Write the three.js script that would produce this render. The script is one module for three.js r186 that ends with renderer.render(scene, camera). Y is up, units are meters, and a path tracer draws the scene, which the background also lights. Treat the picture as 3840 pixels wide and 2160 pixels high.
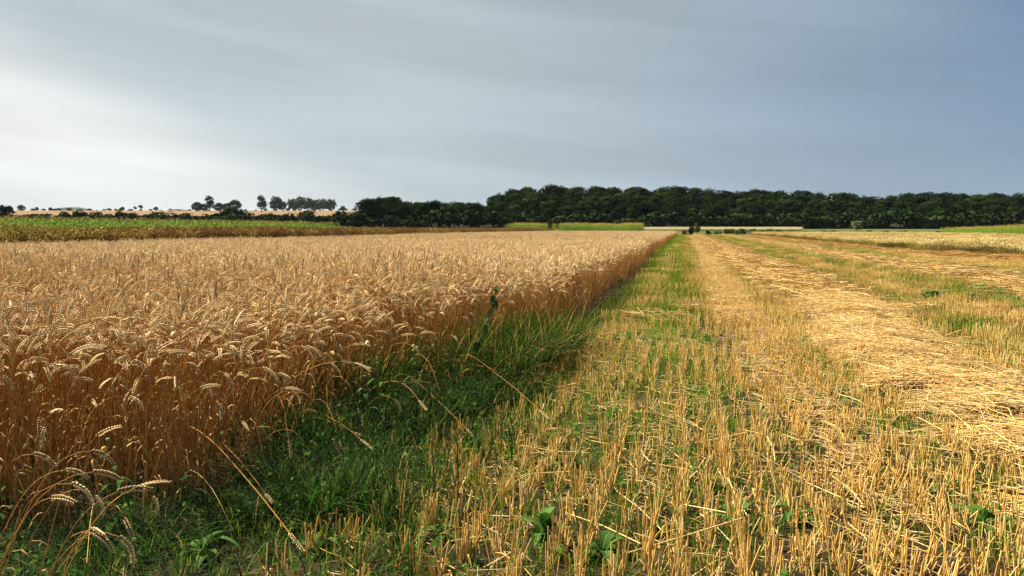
import * as THREE from 'three';

// ---------------------------------------------------------------- camera, sky, sun, exposure
const scene = new THREE.Scene();
const YAW = 12.2 * Math.PI / 180, PITCH = Math.atan((1080 - 857) / 2990);
const FWD = new THREE.Vector3(-Math.sin(YAW), 0, -Math.cos(YAW)), RIGHT = new THREE.Vector3(Math.cos(YAW), 0, -Math.sin(YAW));
const camera = new THREE.PerspectiveCamera(2 * Math.atan(1080 / 2990) * 180 / Math.PI, 1024 / 576, 0.05, 30000);
camera.position.set(0, 1.43, 0);
camera.lookAt(FWD.x * Math.cos(PITCH) * 10, 1.43 - Math.sin(PITCH) * 10, FWD.z * Math.cos(PITCH) * 10);

const EXPOSURE = 3.4;
const SUN_AZ = -60 * Math.PI / 180, SUN_EL = 46 * Math.PI / 180;      // azimuth from -Z, negative = towards -X
const SUN = new THREE.Vector3(Math.sin(SUN_AZ) * Math.cos(SUN_EL), Math.sin(SUN_EL), -Math.cos(SUN_AZ) * Math.cos(SUN_EL));
const sun = new THREE.DirectionalLight(new THREE.Color().setRGB(1, 0.89, 0.7), 5);
sun.position.copy(SUN).multiplyScalar(120); sun.target.position.set(0, 0, -20);
sun.castShadow = true; sun.shadow.radius = 1.4; sun.shadow.mapSize.set(4096, 4096);
Object.assign(sun.shadow.camera, { left: -60, right: 60, top: 60, bottom: -60, near: 1, far: 400 });
scene.add(sun, sun.target);

const renderer = new THREE.WebGLRenderer({ antialias: true });
renderer.setSize(1024, 576);
renderer.toneMapping = THREE.LinearToneMapping;
renderer.toneMappingExposure = EXPOSURE;
renderer.shadowMap.enabled = true;

// ---------------------------------------------------------------- random numbers and noise
function rng(seed) { let a = seed >>> 0; return () => { a = (a + 0x6D2B79F5) | 0; let t = Math.imul(a ^ (a >>> 15), 1 | a); t = (t + Math.imul(t ^ (t >>> 7), 61 | t)) ^ t; return ((t ^ (t >>> 14)) >>> 0) / 4294967296; }; }
const hash = (x, y, s = 0) => { let h = Math.imul(x | 0, 374761393) ^ Math.imul(y | 0, 668265263) ^ Math.imul(s | 0, 1274126177); h = Math.imul(h ^ (h >>> 13), 1274126177); return ((h ^ (h >>> 16)) >>> 0) / 4294967296; };
const fade = t => t * t * (3 - 2 * t);
const noise = (x, y, s = 0) => { const i = Math.floor(x), j = Math.floor(y), u = fade(x - i), v = fade(y - j); return (hash(i, j, s) * (1 - u) + hash(i + 1, j, s) * u) * (1 - v) + (hash(i, j + 1, s) * (1 - u) + hash(i + 1, j + 1, s) * u) * v; };
const fbm = (x, y, s = 0, o = 4) => { let a = 0, w = 0.5, t = 0; for (let k = 0; k < o; k++) { a += w * noise(x, y, s + k); t += w; x *= 2.03; y *= 2.03; w *= 0.5; } return a / t; };
const ss = (a, b, x) => { const t = Math.min(1, Math.max(0, (x - a) / (b - a))); return t * t * (3 - 2 * t); };
const mix = (a, b, t) => a + (b - a) * t;
const mix3 = (a, b, t) => [mix(a[0], b[0], t), mix(a[1], b[1], t), mix(a[2], b[2], t)];

// ---------------------------------------------------------------- sky: a stormy cloud deck, white and thin towards the sun's side
{
  const W = 2048, H = 1024, data = new Float32Array(W * H * 4);
  const GREY = [0.27, 0.33, 0.41], PALE = [0.5, 0.57, 0.6], STORM = [0.215, 0.318, 0.44], DEEP = [0.1, 0.205, 0.39], WHITE = [0.86, 0.875, 0.86];
  for (let j = 0; j < H; j++) {
    const el = ((j + 0.5) / H - 0.5) * Math.PI, ce = Math.cos(el), se = Math.sin(el), e = Math.abs(el) * 180 / Math.PI;
    for (let i = 0; i < W; i++) {
      const a = ((i + 0.5) / W - 0.5) * 2 * Math.PI, x = ce * Math.cos(a), z = ce * Math.sin(a);
      const rel = Math.atan2(x * RIGHT.x + z * RIGHT.z, x * FWD.x + z * FWD.z) * 180 / Math.PI;     // degrees right of the field's view
      const seam = ss(180, 150, Math.abs(rel));
      const n1 = (fbm(30 + rel * 0.045, 7 + e * 0.16 + rel * 0.03, 11, 4) - 0.5) * seam, n2 = (fbm(60 + rel * 0.05, e * 0.55 + rel * 0.06, 23, 5) - 0.5) * seam;
      let c = mix3(PALE, STORM, ss(-16, 42, rel + n1 * 10));
      c = mix3(c, DEEP, ss(20, 42, rel + n1 * 14) * ss(0, 18, e + n2 * 5) * 0.92);
      c = mix3(c, GREY, Math.max(ss(55, 130, rel), ss(55, 120, -rel), ss(22, 55, e) * 0.8));        // the plain cloud deck overhead and behind
      // belly of the dark cloud, its lower edge slanting down from the bright side
      const b1 = 9.2 + 4.6 * Math.exp(-Math.max(0, rel + 33) / 17), dark = ss(-1.6, 2.2, e - b1 + n1 * 7 + n2 * 1.5) * (1 - 0.45 * ss(14.5, 20, e + n1 * 4)) * ss(34, 2, rel) * ss(-70, -40, rel);
      c = c.map(v => v * (1 - 0.07 * dark));
      // bright wedge under it, towards the hidden sun
      const wedge = ss(3.4, -4.2, e - (12.2 - (rel + 33) * 0.45) + n1 * 4) * ss(12, -32, rel) * ss(-85, -50, rel);
      c = mix3(c, WHITE, wedge * (0.9 - 0.3 * ss(4.5, 0.5, e)));
      c = mix3(c, [c[0] * 0.9, c[1] * 0.93, c[2] * 0.97], ss(3.2, 0.6, e + n2 * 2) * ss(-20, 0, rel));
      const d = x * SUN.x + se * SUN.y + z * SUN.z, halo = Math.exp(-Math.pow(Math.acos(Math.min(1, Math.max(-1, d))) * 180 / Math.PI / 13, 2));
      c = mix3(c, WHITE, halo * 0.6);
      const k = (j * W + i) * 4, lum = 1.04 + n2 * 0.34 + n1 * 0.18;
      for (let q = 0; q < 3; q++) data[k + q] = c[q] * lum / EXPOSURE;
      data[k + 3] = 1;
    }
  }
  const sky = new THREE.DataTexture(data, W, H, THREE.RGBAFormat, THREE.FloatType);
  sky.mapping = THREE.EquirectangularReflectionMapping; sky.magFilter = THREE.LinearFilter; sky.minFilter = THREE.LinearFilter; sky.needsUpdate = true;
  scene.background = sky; scene.environment = sky;
}

// ---------------------------------------------------------------- helpers
const V = (x, y, z) => new THREE.Vector3(x, y, z);
const taken = new Map();
const numbered = n => { const k = taken.get(n) ?? 0; taken.set(n, k + 1); return k ? `${n}_${String(k).padStart(3, '0')}` : n; };
function tag(o, label, category, group, kind) { o.userData.label = label; o.userData.category = category; if (group) o.userData.group = group; if (kind) o.userData.kind = kind; return o; }
function thing(name, label, category, x, y, z, turn = 0, group, kind) { const o = new THREE.Group(); o.name = numbered(name); o.position.set(x, y, z); o.rotation.y = turn; scene.add(o); return tag(o, label, category, group, kind); }
function part(name, geo, m, parent) { const o = new THREE.Mesh(geo, m); o.name = name; o.castShadow = o.receiveShadow = true; parent.add(o); return o; }
function structure(name, geo, m) { const o = part(numbered(name), geo, m, scene); o.userData.kind = 'structure'; return o; }

class GB {                                       // collects faces of one mesh
  constructor() { this.P = []; this.N = []; this.C = []; this.I = []; }
  v(p, n, c) { this.P.push(p.x, p.y, p.z); this.N.push(n.x, n.y, n.z); this.C.push(c[0], c[1], c[2]); return this.P.length / 3 - 1; }
  tube(pts, rad, sides, c, cap = false) {
    const T = V(), S = V(), B = V(), n = V(), start = this.P.length / 3, m = pts.length, ref = V();
    T.subVectors(pts[m - 1], pts[0]).normalize(); ref.set(Math.abs(T.x) > 0.8 ? 0 : 1, 0, Math.abs(T.x) > 0.8 ? 1 : 0.01).normalize();
    for (let i = 0; i < m; i++) {
      T.subVectors(pts[Math.min(m - 1, i + 1)], pts[Math.max(0, i - 1)]).normalize();
      S.crossVectors(T, ref); if (S.lengthSq() < 1e-6) S.set(0, 0, 1); S.normalize(); B.crossVectors(T, S);
      const r = typeof rad === 'number' ? rad : rad[i];
      for (let k = 0; k < sides; k++) { const a = k / sides * Math.PI * 2; n.copy(S).multiplyScalar(Math.cos(a)).addScaledVector(B, Math.sin(a)); this.v(V().copy(pts[i]).addScaledVector(n, r), n, c); }
    }
    for (let i = 0; i < m - 1; i++) for (let k = 0; k < sides; k++) { const a = start + i * sides + k, b = start + i * sides + (k + 1) % sides; this.I.push(a, b, a + sides, b, b + sides, a + sides); }
    if (cap) { const e = start + (m - 1) * sides, q = this.P.length / 3; for (let k = 0; k < sides; k++) { const o = (e + k) * 3; this.v(V(this.P[o], this.P[o + 1], this.P[o + 2]), T, c); } for (let k = 1; k < sides - 1; k++) this.I.push(q, q + k, q + k + 1); }
    return this;
  }
  ribbon(pts, wid, side, c, fold = 0) {            // a blade: three points across, folded along its rib
    const T = V(), n = V(), up = V(), start = this.P.length / 3, m = pts.length, S = V();
    for (let i = 0; i < m; i++) {
      T.subVectors(pts[Math.min(m - 1, i + 1)], pts[Math.max(0, i - 1)]).normalize();
      S.copy(side).addScaledVector(T, -side.dot(T)).normalize(); n.crossVectors(S, T).normalize();
      if (fold) {
        for (let k = -1; k <= 1; k++) { up.copy(n).addScaledVector(S, -k * fold * 1.2).normalize(); this.v(V().copy(pts[i]).addScaledVector(S, k * wid[i] / 2).addScaledVector(n, Math.abs(k) * fold * wid[i] / 2), up, c); }
      } else for (let k = -1; k <= 1; k += 2) this.v(V().copy(pts[i]).addScaledVector(S, k * wid[i] / 2), n, c);
    }
    const w = fold ? 3 : 2;
    for (let i = 0; i < m - 1; i++) for (let k = 0; k < w - 1; k++) { const a = start + i * w + k; this.I.push(a, a + 1, a + w, a + 1, a + w + 1, a + w); }
    return this;
  }
  seed(c0, axis, len, rw, rh, sideV, sides, c) {   // a pointed husk
    const A = V().copy(axis).normalize(), S = V().copy(sideV).addScaledVector(A, -sideV.dot(A)).normalize(), B = V().crossVectors(A, S), start = this.P.length / 3, n = V();
    const rings = [[0, 0.25], [0.38, 1], [0.72, 0.72], [1, 0.02]];
    for (const [t, r] of rings) for (let k = 0; k < sides; k++) { const a = k / sides * 6.2832; n.copy(S).multiplyScalar(Math.cos(a)).addScaledVector(B, Math.sin(a)).addScaledVector(A, (t - 0.4) * 1.2).normalize(); this.v(V().copy(c0).addScaledVector(A, t * len).addScaledVector(S, Math.cos(a) * rw * r).addScaledVector(B, Math.sin(a) * rh * r), n, c); }
    for (let i = 0; i < 3; i++) for (let k = 0; k < sides; k++) { const a = start + i * sides + k, b = start + i * sides + (k + 1) % sides; this.I.push(a, b, a + sides, b, b + sides, a + sides); }
    return this;
  }
  octa(c0, r, c) { const s = this.P.length / 3; for (const [x, y, z] of [[1, 0, 0], [-1, 0, 0], [0, 1, 0], [0, -1, 0], [0, 0, 1], [0, 0, -1]]) this.v(V(c0.x + x * r.x, c0.y + y * r.y, c0.z + z * r.z), V(x, y, z), c); for (const [a, b, d] of [[0, 2, 4], [4, 2, 1], [1, 2, 5], [5, 2, 0], [0, 4, 3], [4, 1, 3], [1, 5, 3], [5, 0, 3]]) this.I.push(s + a, s + b, s + d); return this; }
  card(p, n, size, spin, c, asp = 1.3, soft) {      // a bent leaf-sized face
    const S = V(Math.abs(n.y) > 0.9 ? 1 : 0, Math.abs(n.y) > 0.9 ? 0 : 1, 0).cross(n).normalize(), B = V().crossVectors(n, S), cs = Math.cos(spin), sn = Math.sin(spin);
    const U = V().copy(S).multiplyScalar(cs).addScaledVector(B, sn), W = V().crossVectors(n, U), s = this.P.length / 3, nn = soft ?? n;
    for (const [u, w, b] of [[-1, 0, 0], [0, -0.55, 0.18], [1, 0, 0], [0, 0.55, 0.18]]) this.v(V().copy(p).addScaledVector(U, u * size * asp / 2).addScaledVector(W, w * size).addScaledVector(n, b * size), nn, c);
    this.I.push(s, s + 1, s + 2, s, s + 2, s + 3); return this;
  }
  geo() { const g = new THREE.BufferGeometry(); g.setAttribute('position', new THREE.Float32BufferAttribute(this.P, 3)); g.setAttribute('normal', new THREE.Float32BufferAttribute(this.N, 3)); g.setAttribute('color', new THREE.Float32BufferAttribute(this.C, 3)); g.setIndex(this.I); return g; }
}
const vary = (c, r, k = 0.18) => { const f = 1 + (r() - 0.5) * 2 * k, h = (r() - 0.5) * k * 0.5; return [c[0] * f * (1 + h), c[1] * f, c[2] * f * (1 - h)]; };
const plantMat = (transmission, roughness = 1, shine = 0.35) => new THREE.MeshPhysicalMaterial({ vertexColors: true, roughness, transmission, thickness: 0, specularIntensity: shine, side: THREE.DoubleSide });
const M = {
  straw: plantMat(0.14, 0.85, 0.3), ear: plantMat(0.12, 0.8, 0.3), grass: plantMat(0.4, 0.95, 0.12), leaf: plantMat(0.28, 0.85, 0.15), crown: new THREE.MeshPhysicalMaterial({ vertexColors: true, roughness: 1, specularIntensity: 0.05, side: THREE.DoubleSide }),
  bark: new THREE.MeshStandardMaterial({ vertexColors: true, roughness: 0.95 }),
};
const BARK = [0.09, 0.065, 0.045];
const q1 = new THREE.Quaternion(), eul = new THREE.Euler(), colr = new THREE.Color();
function mass(parent, name, geo, m, list) {         // list of [x, y, z, turn, tiltX, tiltZ, scale, scaleY?, tint?]
  if (!list.length) return;
  const o = new THREE.InstancedMesh(geo, m, list.length), mt = new THREE.Matrix4(), tinted = list.some(l => l[8]);
  list.forEach((l, i) => {
    eul.set(l[4], l[3], l[5], 'XYZ'); mt.compose(V(l[0], l[1], l[2]), q1.setFromEuler(eul), V(l[6], l[7] ?? l[6], l[6])); o.setMatrixAt(i, mt);
    if (tinted) { const c = l[8] ?? [1, 1, 1]; o.setColorAt(i, colr.setRGB(c[0], c[1], c[2])); }
  });
  o.name = name; o.userData.kind = 'stuff'; o.castShadow = o.receiveShadow = true; parent.add(o); return o;
}
const deal = (list, n, r) => { const out = Array.from({ length: n }, () => []); for (const l of list) out[Math.floor(r() * n)].push(l); return out; };
const stuff = (name, label, category) => thing(name, label, category, 0, 0, 0, 0, null, 'stuff');

// ---------------------------------------------------------------- the land
const frame = (r, D) => [FWD.x * D + RIGHT.x * r, FWD.z * D + RIGHT.z * r];         // metres right of and ahead of the standpoint
function land(x, z) {
  const D = x * FWD.x + z * FWD.z, r = x * RIGHT.x + z * RIGHT.z;
  if (D < 160) return 0;
  const t = r / D, left = 1 - ss(-0.2, -0.07, t), right = 1 - left;
  const hl = 23.5 * Math.pow(Math.min(1, Math.max(0, (D - 165) / 835)), 1.25) + ss(1000, 1100, D) * -6;
  const hr = 1.3 * ss(170, 260, D) + 8 * ss(262, 400, D) * (0.75 + 0.25 * ss(0.9, 0.2, t));
  return left * hl + right * hr;
}
function soilTexture(seed, base, fleck, amount) {
  const S = 1024, d = new Uint8Array(S * S * 4), r = rng(seed), L = new Float32Array(S * S), F = new Float32Array(S * S);
  const wrapn = (x, y, p, s) => { const i = Math.floor(x), j = Math.floor(y), u = fade(x - i), v = fade(y - j), h = (a, b) => hash(((a % p) + p) % p, ((b % p) + p) % p, s); return (h(i, j) * (1 - u) + h(i + 1, j) * u) * (1 - v) + (h(i, j + 1) * (1 - u) + h(i + 1, j + 1) * u) * v; };
  for (let y = 0; y < S; y++) for (let x = 0; x < S; x++) { let a = 0, w = 0.5, p = 8; for (let k = 0; k < 6; k++) { a += w * wrapn(x / S * p, y / S * p, p, seed + k); w *= 0.6; p *= 2; } L[y * S + x] = a / 1.19; }
  for (let k = 0; k < amount; k++) { let x = r() * S, y = r() * S; const a = r() * 6.283, n = 8 + r() * 46, b = 0.35 + r() * 0.65; for (let s = 0; s < n; s++) { const q = (Math.floor(y) & (S - 1)) * S + (Math.floor(x) & (S - 1)); F[q] = Math.max(F[q], b); x += Math.cos(a); y += Math.sin(a); } }
  for (let q = 0; q < S * S; q++) { const l = 0.55 + L[q] * 0.9, f = F[q]; for (let k = 0; k < 3; k++) d[q * 4 + k] = Math.round(255 * Math.pow(Math.min(1, mix(base[k] * l, fleck[k] * (0.6 + L[q] * 0.6), f * 0.8)), 1 / 2.2)); d[q * 4 + 3] = 255; }
  const t = new THREE.DataTexture(d, S, S); t.colorSpace = THREE.SRGBColorSpace; t.wrapS = t.wrapT = THREE.RepeatWrapping; t.magFilter = THREE.LinearFilter; t.needsUpdate = true; return t;
}
function sheet(us, vs, at, uvScale = 1) {          // a grid sheet over two lists of coordinates
  const P = [], N = [], U = [], I = [], w = us.length;
  for (const v of vs) for (const u of us) { const [x, y, z] = at(u, v); P.push(x, y, z); U.push(x * uvScale, z * uvScale); }
  for (let j = 0; j < vs.length - 1; j++) for (let i = 0; i < w - 1; i++) { const a = j * w + i; I.push(a, a + 1, a + w, a + 1, a + w + 1, a + w); }
  const g = new THREE.BufferGeometry(); g.setAttribute('position', new THREE.Float32BufferAttribute(P, 3)); g.setAttribute('uv', new THREE.Float32BufferAttribute(U, 2)); g.setIndex(I); g.computeVertexNormals();
  if (g.attributes.normal.getY(0) < 0) { for (let i = 0; i < I.length; i += 3) [I[i + 1], I[i + 2]] = [I[i + 2], I[i + 1]]; g.setIndex(I); g.computeVertexNormals(); }
  return g;
}
const span = (a, b, n) => Array.from({ length: n + 1 }, (_, i) => a + (b - a) * i / n);
const stretch = [-9000, -6000, -4000, -2600, -1800, -1300, ...span(-1000, -420, 24), ...span(-400, 400, 80), ...span(420, 1000, 24), 1300, 1800, 2600, 4000, 6000, 9000];
const soil = soilTexture(5, [0.022, 0.014, 0.007], [0.15, 0.09, 0.035], 3200);
soil.repeat.set(1, 1);
structure('ground', sheet(stretch, stretch, (x, z) => [x, land(x, z) + (Math.hypot(x, z) < 150 ? 0 : -0.15), z], 0.4), new THREE.MeshPhysicalMaterial({ map: soil, roughness: 1, specularIntensity: 0.08, bumpMap: soil, bumpScale: 0.012 }));
const turf = soilTexture(9, [0.055, 0.07, 0.018], [0.13, 0.13, 0.04], 6000);
structure('meadow', sheet(span(-500, 420, 92), span(175, 640, 60), (r, D) => { const [x, z] = frame(r, D); return [x, land(x, z) + 0.05, z]; }, 0.2), new THREE.MeshPhysicalMaterial({ map: turf, roughness: 1, specularIntensity: 0.05 }));
const litter = soilTexture(15, [0.02, 0.022, 0.01], [0.03, 0.03, 0.014], 3000);
structure('woodland_floor', sheet(span(-60, 250, 62), span(238, 430, 40), (r, D) => { const [x, z] = frame(r, D); return [x, land(x, z) + (r < -8 || D > 252 ? 0.7 : -0.3), z]; }, 0.2), new THREE.MeshPhysicalMaterial({ map: litter, roughness: 1, specularIntensity: 0.05 }));
const tan = soilTexture(13, [0.155, 0.102, 0.052], [0.18, 0.124, 0.066], 5000);
structure('far_field', sheet(span(-0.75, -0.04, 60), span(560, 960, 40), (t, D) => { const [x, z] = frame(t * D, D); return [x, land(x, z) + 0.8, z]; }, 0.1), new THREE.MeshPhysicalMaterial({ map: tan, roughness: 1, specularIntensity: 0.05 }));

// ---------------------------------------------------------------- ripe wheat
const EAR = [0.57, 0.42, 0.215], STEM = [0.36, 0.175, 0.042], DRYLEAF = [0.38, 0.24, 0.085];
function stalkCurve(r, L, ear, lean, bend, phi, from = 0.58) {
  const n = 40, T = L + ear, pts = [V(0, 0, 0)]; let x = 0, y = 0; const wob = (r() - 0.5) * 0.12;
  for (let i = 1; i <= n; i++) { const u = (i - 0.5) / n, th = lean + wob * Math.sin(u * 5) + bend * Math.pow(Math.max(0, (u - from) / (1 - from)), 1.8); x += Math.sin(th) * T / n; y += Math.cos(th) * T / n; pts.push(V(x * Math.cos(phi), y, -x * Math.sin(phi))); }
  return u => { const f = Math.min(n - 1e-6, Math.max(0, u * n)), i = Math.floor(f); return V().lerpVectors(pts[i], pts[i + 1], f - i); };
}
function growStalk(out, r, lod, o = {}) {          // out: {stem, ear, leaf} builders
  const L = (o.L ?? 0.84) * (0.86 + r() * 0.26), ear = 0.082 + r() * 0.03, T = L + ear, phi = o.phi ?? (r() + r() - 1) * 3.0 - 0.2, bend = o.bend ?? (r() < 0.1 ? r() * 0.6 : 0.6 + r() * 2.2), lean = o.lean ?? (0.02 + r() * 0.16);
  const at = stalkCurve(r, L, ear, lean, bend, phi), off = o.at ?? V(0, 0, 0), p = u => at(u).add(off), ue = L / T, sc = vary(STEM, r, 0.25), ec = vary(r() < 0.07 ? [0.33, 0.22, 0.11] : EAR, r, 0.24);
  const segs = [12, 6, 4][lod], pts = []; for (let i = 0; i <= segs; i++) pts.push(p(Math.pow(i / segs, 0.72) * ue));
  out.stem.tube(pts, pts.map((_, i) => mix([0.0023, 0.0024, 0.0032][lod], [0.0013, 0.0015, 0.0022][lod], i / segs)), lod === 0 ? 5 : 3, sc);
  const side = V(Math.sin(phi), 0, Math.cos(phi)), roll = r() * 3.14;
  if (lod < 2) {
    const n = lod === 0 ? 19 : 11;
    for (let i = 0; i < n; i++) {
      const s = i / (n - 1), u = mix(ue, 0.996, s), c0 = p(u), t = p(Math.min(1, u + 0.012)).sub(p(Math.max(0, u - 0.012))).normalize(), S = V().copy(side).applyAxisAngle(t, roll), sg = i % 2 ? 1 : -1, env = 0.72 + 0.36 * Math.sin(Math.PI * Math.min(1, s * 0.85 + 0.12));
      const ax = V().copy(t).addScaledVector(S, sg * (0.55 + r() * 0.2) * (1 - s * 0.5)).addScaledVector(V().crossVectors(t, S), (r() - 0.5) * 0.3);
      const len = (lod === 0 ? 0.0145 : 0.019) * env, B = V().crossVectors(t, S).normalize();
      c0.addScaledVector(S, sg * 0.0028);
      out.ear.seed(c0, ax, len, 0.0034 * env * (lod ? 1.35 : 1), 0.0047 * env * (lod ? 1.2 : 1), S, lod === 0 ? 5 : 3, vary(ec, r, 0.12));
      if (lod === 0 && i % 4 === 1) out.ear.ribbon([V().copy(c0).addScaledVector(ax, len * 0.9), V().copy(c0).addScaledVector(ax, len * 0.9).addScaledVector(t, 0.006)], [0.0008, 0.0002], B, ec);
    }
  } else {
    const e = []; for (let i = 0; i <= 3; i++) e.push(p(mix(ue, 1, i / 3))); out.ear.tube(e, [0.002, 0.0075, 0.0075, 0.001], 4, ec);
  }
  const nl = lod === 2 ? (r() < 0.4 ? 1 : 0) : Math.floor(r() * 2.4);
  for (let k = 0; k < nl; k++) {                    // withered leaf, hanging from a node
    const u0 = 0.12 + r() * 0.42, b = p(u0), a = r() * 6.283, len = 0.1 + r() * 0.17, l = []; const dx = Math.cos(a), dz = Math.sin(a), rise = 0.2 + r() * 0.5;
    for (let i = 0; i <= 4; i++) { const s = i / 4; l.push(V(b.x + dx * len * s * 0.62, b.y + len * (rise * s - (rise + 0.75) * s * s), b.z + dz * len * s * 0.62)); }
    if (out.leaves) out.leaves.push(out.leaf = new GB());
    out.leaf.ribbon(l, [0.004, 0.007, 0.007, 0.005, 0.001], V(-dz, 0.2, dx), vary(DRYLEAF, r, 0.3));
  }
}
function edgeX(z) { return edgeLine(z) + (z < -6 ? (noise(z * 0.9, 4.5, 31) - 0.5) * 0.16 + (noise(z * 0.21, 8.5, 32) - 0.5) * 0.16 : 0); }
function edgeLine(z) {                                 // the cut edge of the standing wheat
  const pts = [[-400, -1.5], [-24, -1.47], [-13.6, -1.42], [-8, -1.56], [-6.5, -1.75], [-5.7, -2.26], [-4.7, -2.44], [-3.7, -2.36], [-3.4, -2.44], [-3.15, -2.75], [-2.9, -3.2], [-2.65, -3.75], [-2.3, -4.6], [0, -9], [9, -20]];
  for (let i = 0; i < pts.length - 1; i++) if (z <= pts[i + 1][0]) { const [a, b] = pts[i], [c, d] = pts[i + 1]; return mix(b, d, (z - a) / (c - a)); }
  return -2.3;
}
const WHEAT_LEFT = z => -22.6 - ss(-20, -90, z) * 3.5, WHEAT_END = -163;
const crop = stuff('wheat_crop', 'dense standing crop of ripe golden wheat filling the field beside the stubble', 'wheat');
{
  const r = rng(101);
  // near tufts
  const near = [], mid = [], far = [];
  for (let z = -0.4; z > -10; z -= 0.2) for (let x = -14; x < -1.2; x += 0.2) {
    const px = x + (r() - 0.5) * 0.2, pz = z + (r() - 0.5) * 0.2, e = edgeX(pz) - 0.08 - r() * 0.12;
    if (px > e || -px > 1.05 * -pz + 2.2) continue;
    if (px > -3.9 && pz > -5.2 && px > e - 0.7 && r() < 0.25) continue;             // room for the single stalks
    if (pz < -5.6 && pz > -8.6 && px > -2.1 && r() < 0.55) continue;                // thinned by the green grass
    const out = Math.max(0, 1 - (e - px) / 0.45);
    near.push([px, 0, pz, (r() - 0.5) * 3.6, (r() - 0.5) * 0.1 + out * 0.14 * r(), (r() - 0.5) * 0.1 - out * (0.1 + 0.3 * r() * r()), 0.88 + r() * 0.2, (0.96 + r() * 0.22) * (0.9 + 0.2 * fbm(px * 0.9, pz * 0.9, 37))]);
  }
  for (let z = -10; z > -36; z -= 0.42) for (let x = WHEAT_LEFT(z); x < -1.2; x += 0.42) {
    const px = x + (r() - 0.5) * 0.4, pz = z + (r() - 0.5) * 0.4; if (px > edgeX(pz) - 0.26 || -px > 1.02 * -pz + 3) continue;
    mid.push([px, (fbm(px * 0.5, pz * 0.5, 3) - 0.5) * 0.12, pz, (r() - 0.5) * 4.6, (r() - 0.5) * 0.08, (r() - 0.5) * 0.08 - (px > -1.9 ? 0.08 : 0), 0.92 + r() * 0.16, 0.92 + r() * 0.14]);
  }
  for (let z = -36; z > WHEAT_END; z -= 0.85) for (let x = WHEAT_LEFT(z); x < -1.3; x += 0.85) {
    const px = x + (r() - 0.5) * 0.6, pz = z + (r() - 0.5) * 0.6; if (px > edgeX(pz) - 0.5) continue;
    far.push([px, (fbm(px * 0.3, pz * 0.3, 3) - 0.5) * 0.14, pz, (r() - 0.5) * 4.6, 0, 0, 0.95 + r() * 0.1, 0.92 + r() * 0.14]);
  }
  const stalks = (n, rad, lod, seed) => { const q = rng(seed), g = { ear: new GB() }; g.stem = g.leaf = g.ear; for (let i = 0; i < n; i++) growStalk(g, q, lod, { at: V((q() - 0.5) * 2 * rad, 0, (q() - 0.5) * 2 * rad) }); return g.ear.geo(); };
  deal(near, 10, r).forEach((l, k) => mass(crop, 'wheat_tuft', stalks(16, 0.12, 0, 200 + k), M.straw, l));
  deal(mid, 6, r).forEach((l, k) => mass(crop, 'wheat_tuft', stalks(52, 0.24, 1, 300 + k), M.straw, l));
  deal(far, 5, r).forEach((l, k) => mass(crop, 'wheat_tuft', stalks(150, 0.48, 2, 400 + k), M.straw, l));
}

// ---------------------------------------------------------------- stubble
const STUB = [0.53, 0.34, 0.088], PALESTRAW = [0.64, 0.465, 0.19];
function stub(g, r, at, h, rad, sides, c) { const lx = (r() - 0.5) * 0.3 * (r() < 0.22 ? 3.2 : 1), lz = (r() - 0.5) * 0.3 * (r() < 0.22 ? 3.2 : 1); g.tube([V(at.x, -0.01, at.z), V(at.x + lx * h * 0.5, h * 0.5, at.z + lz * h * 0.5), V(at.x + lx * h, h * (1 - (lx * lx + lz * lz) * 0.4), at.z + lz * h)], [rad, rad * 0.95, rad * 0.85], sides, c); }
const rowed = x => Math.round(x / 0.13) * 0.13;
const TRACK = z => 1.0 + 0.12 * Math.sin(z * 0.11) - 0.3 * ss(-25, -60, z) * 0 ;
// how green the stubble is at a spot: drilled weeds follow the rows
function green(x, z) {
  const b = (c, w) => Math.exp(-Math.pow((x - c) / w, 2)), n = fbm(x * 0.9, z * 0.35, 61), m = fbm(x * 2.3, z * 1.6, 62);
  const near = ss(-12, -4, z);
  let g = b(-0.15, 0.45) * (1.15 - 0.3 * near) + b(4.0, 0.42) * 0.85 + b(5.9, 0.7) * 0.7 + b(9.6, 0.9) * 0.6 + b(-1.25, 0.3) * 0.7 + b(1.45, 0.22) * 0.35 + b(-0.9, 0.3) * 0.25;
  g = g * (0.55 + 1.0 * n) + Math.max(0, m - 0.56) * 1.6 + Math.max(0, n - 0.55) * 1.0 + near * 0.5;
  return Math.min(1, Math.max(0, g - b(TRACK(z), 0.25) * 0.4));
}
const stubble = stuff('wheat_stubble', 'cut golden wheat stubble standing in rows across the harvested ground', 'stubble');
const RIGHT_EDGE = z => 11.8 + ss(-60, -30, z) * 1.5;
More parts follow.
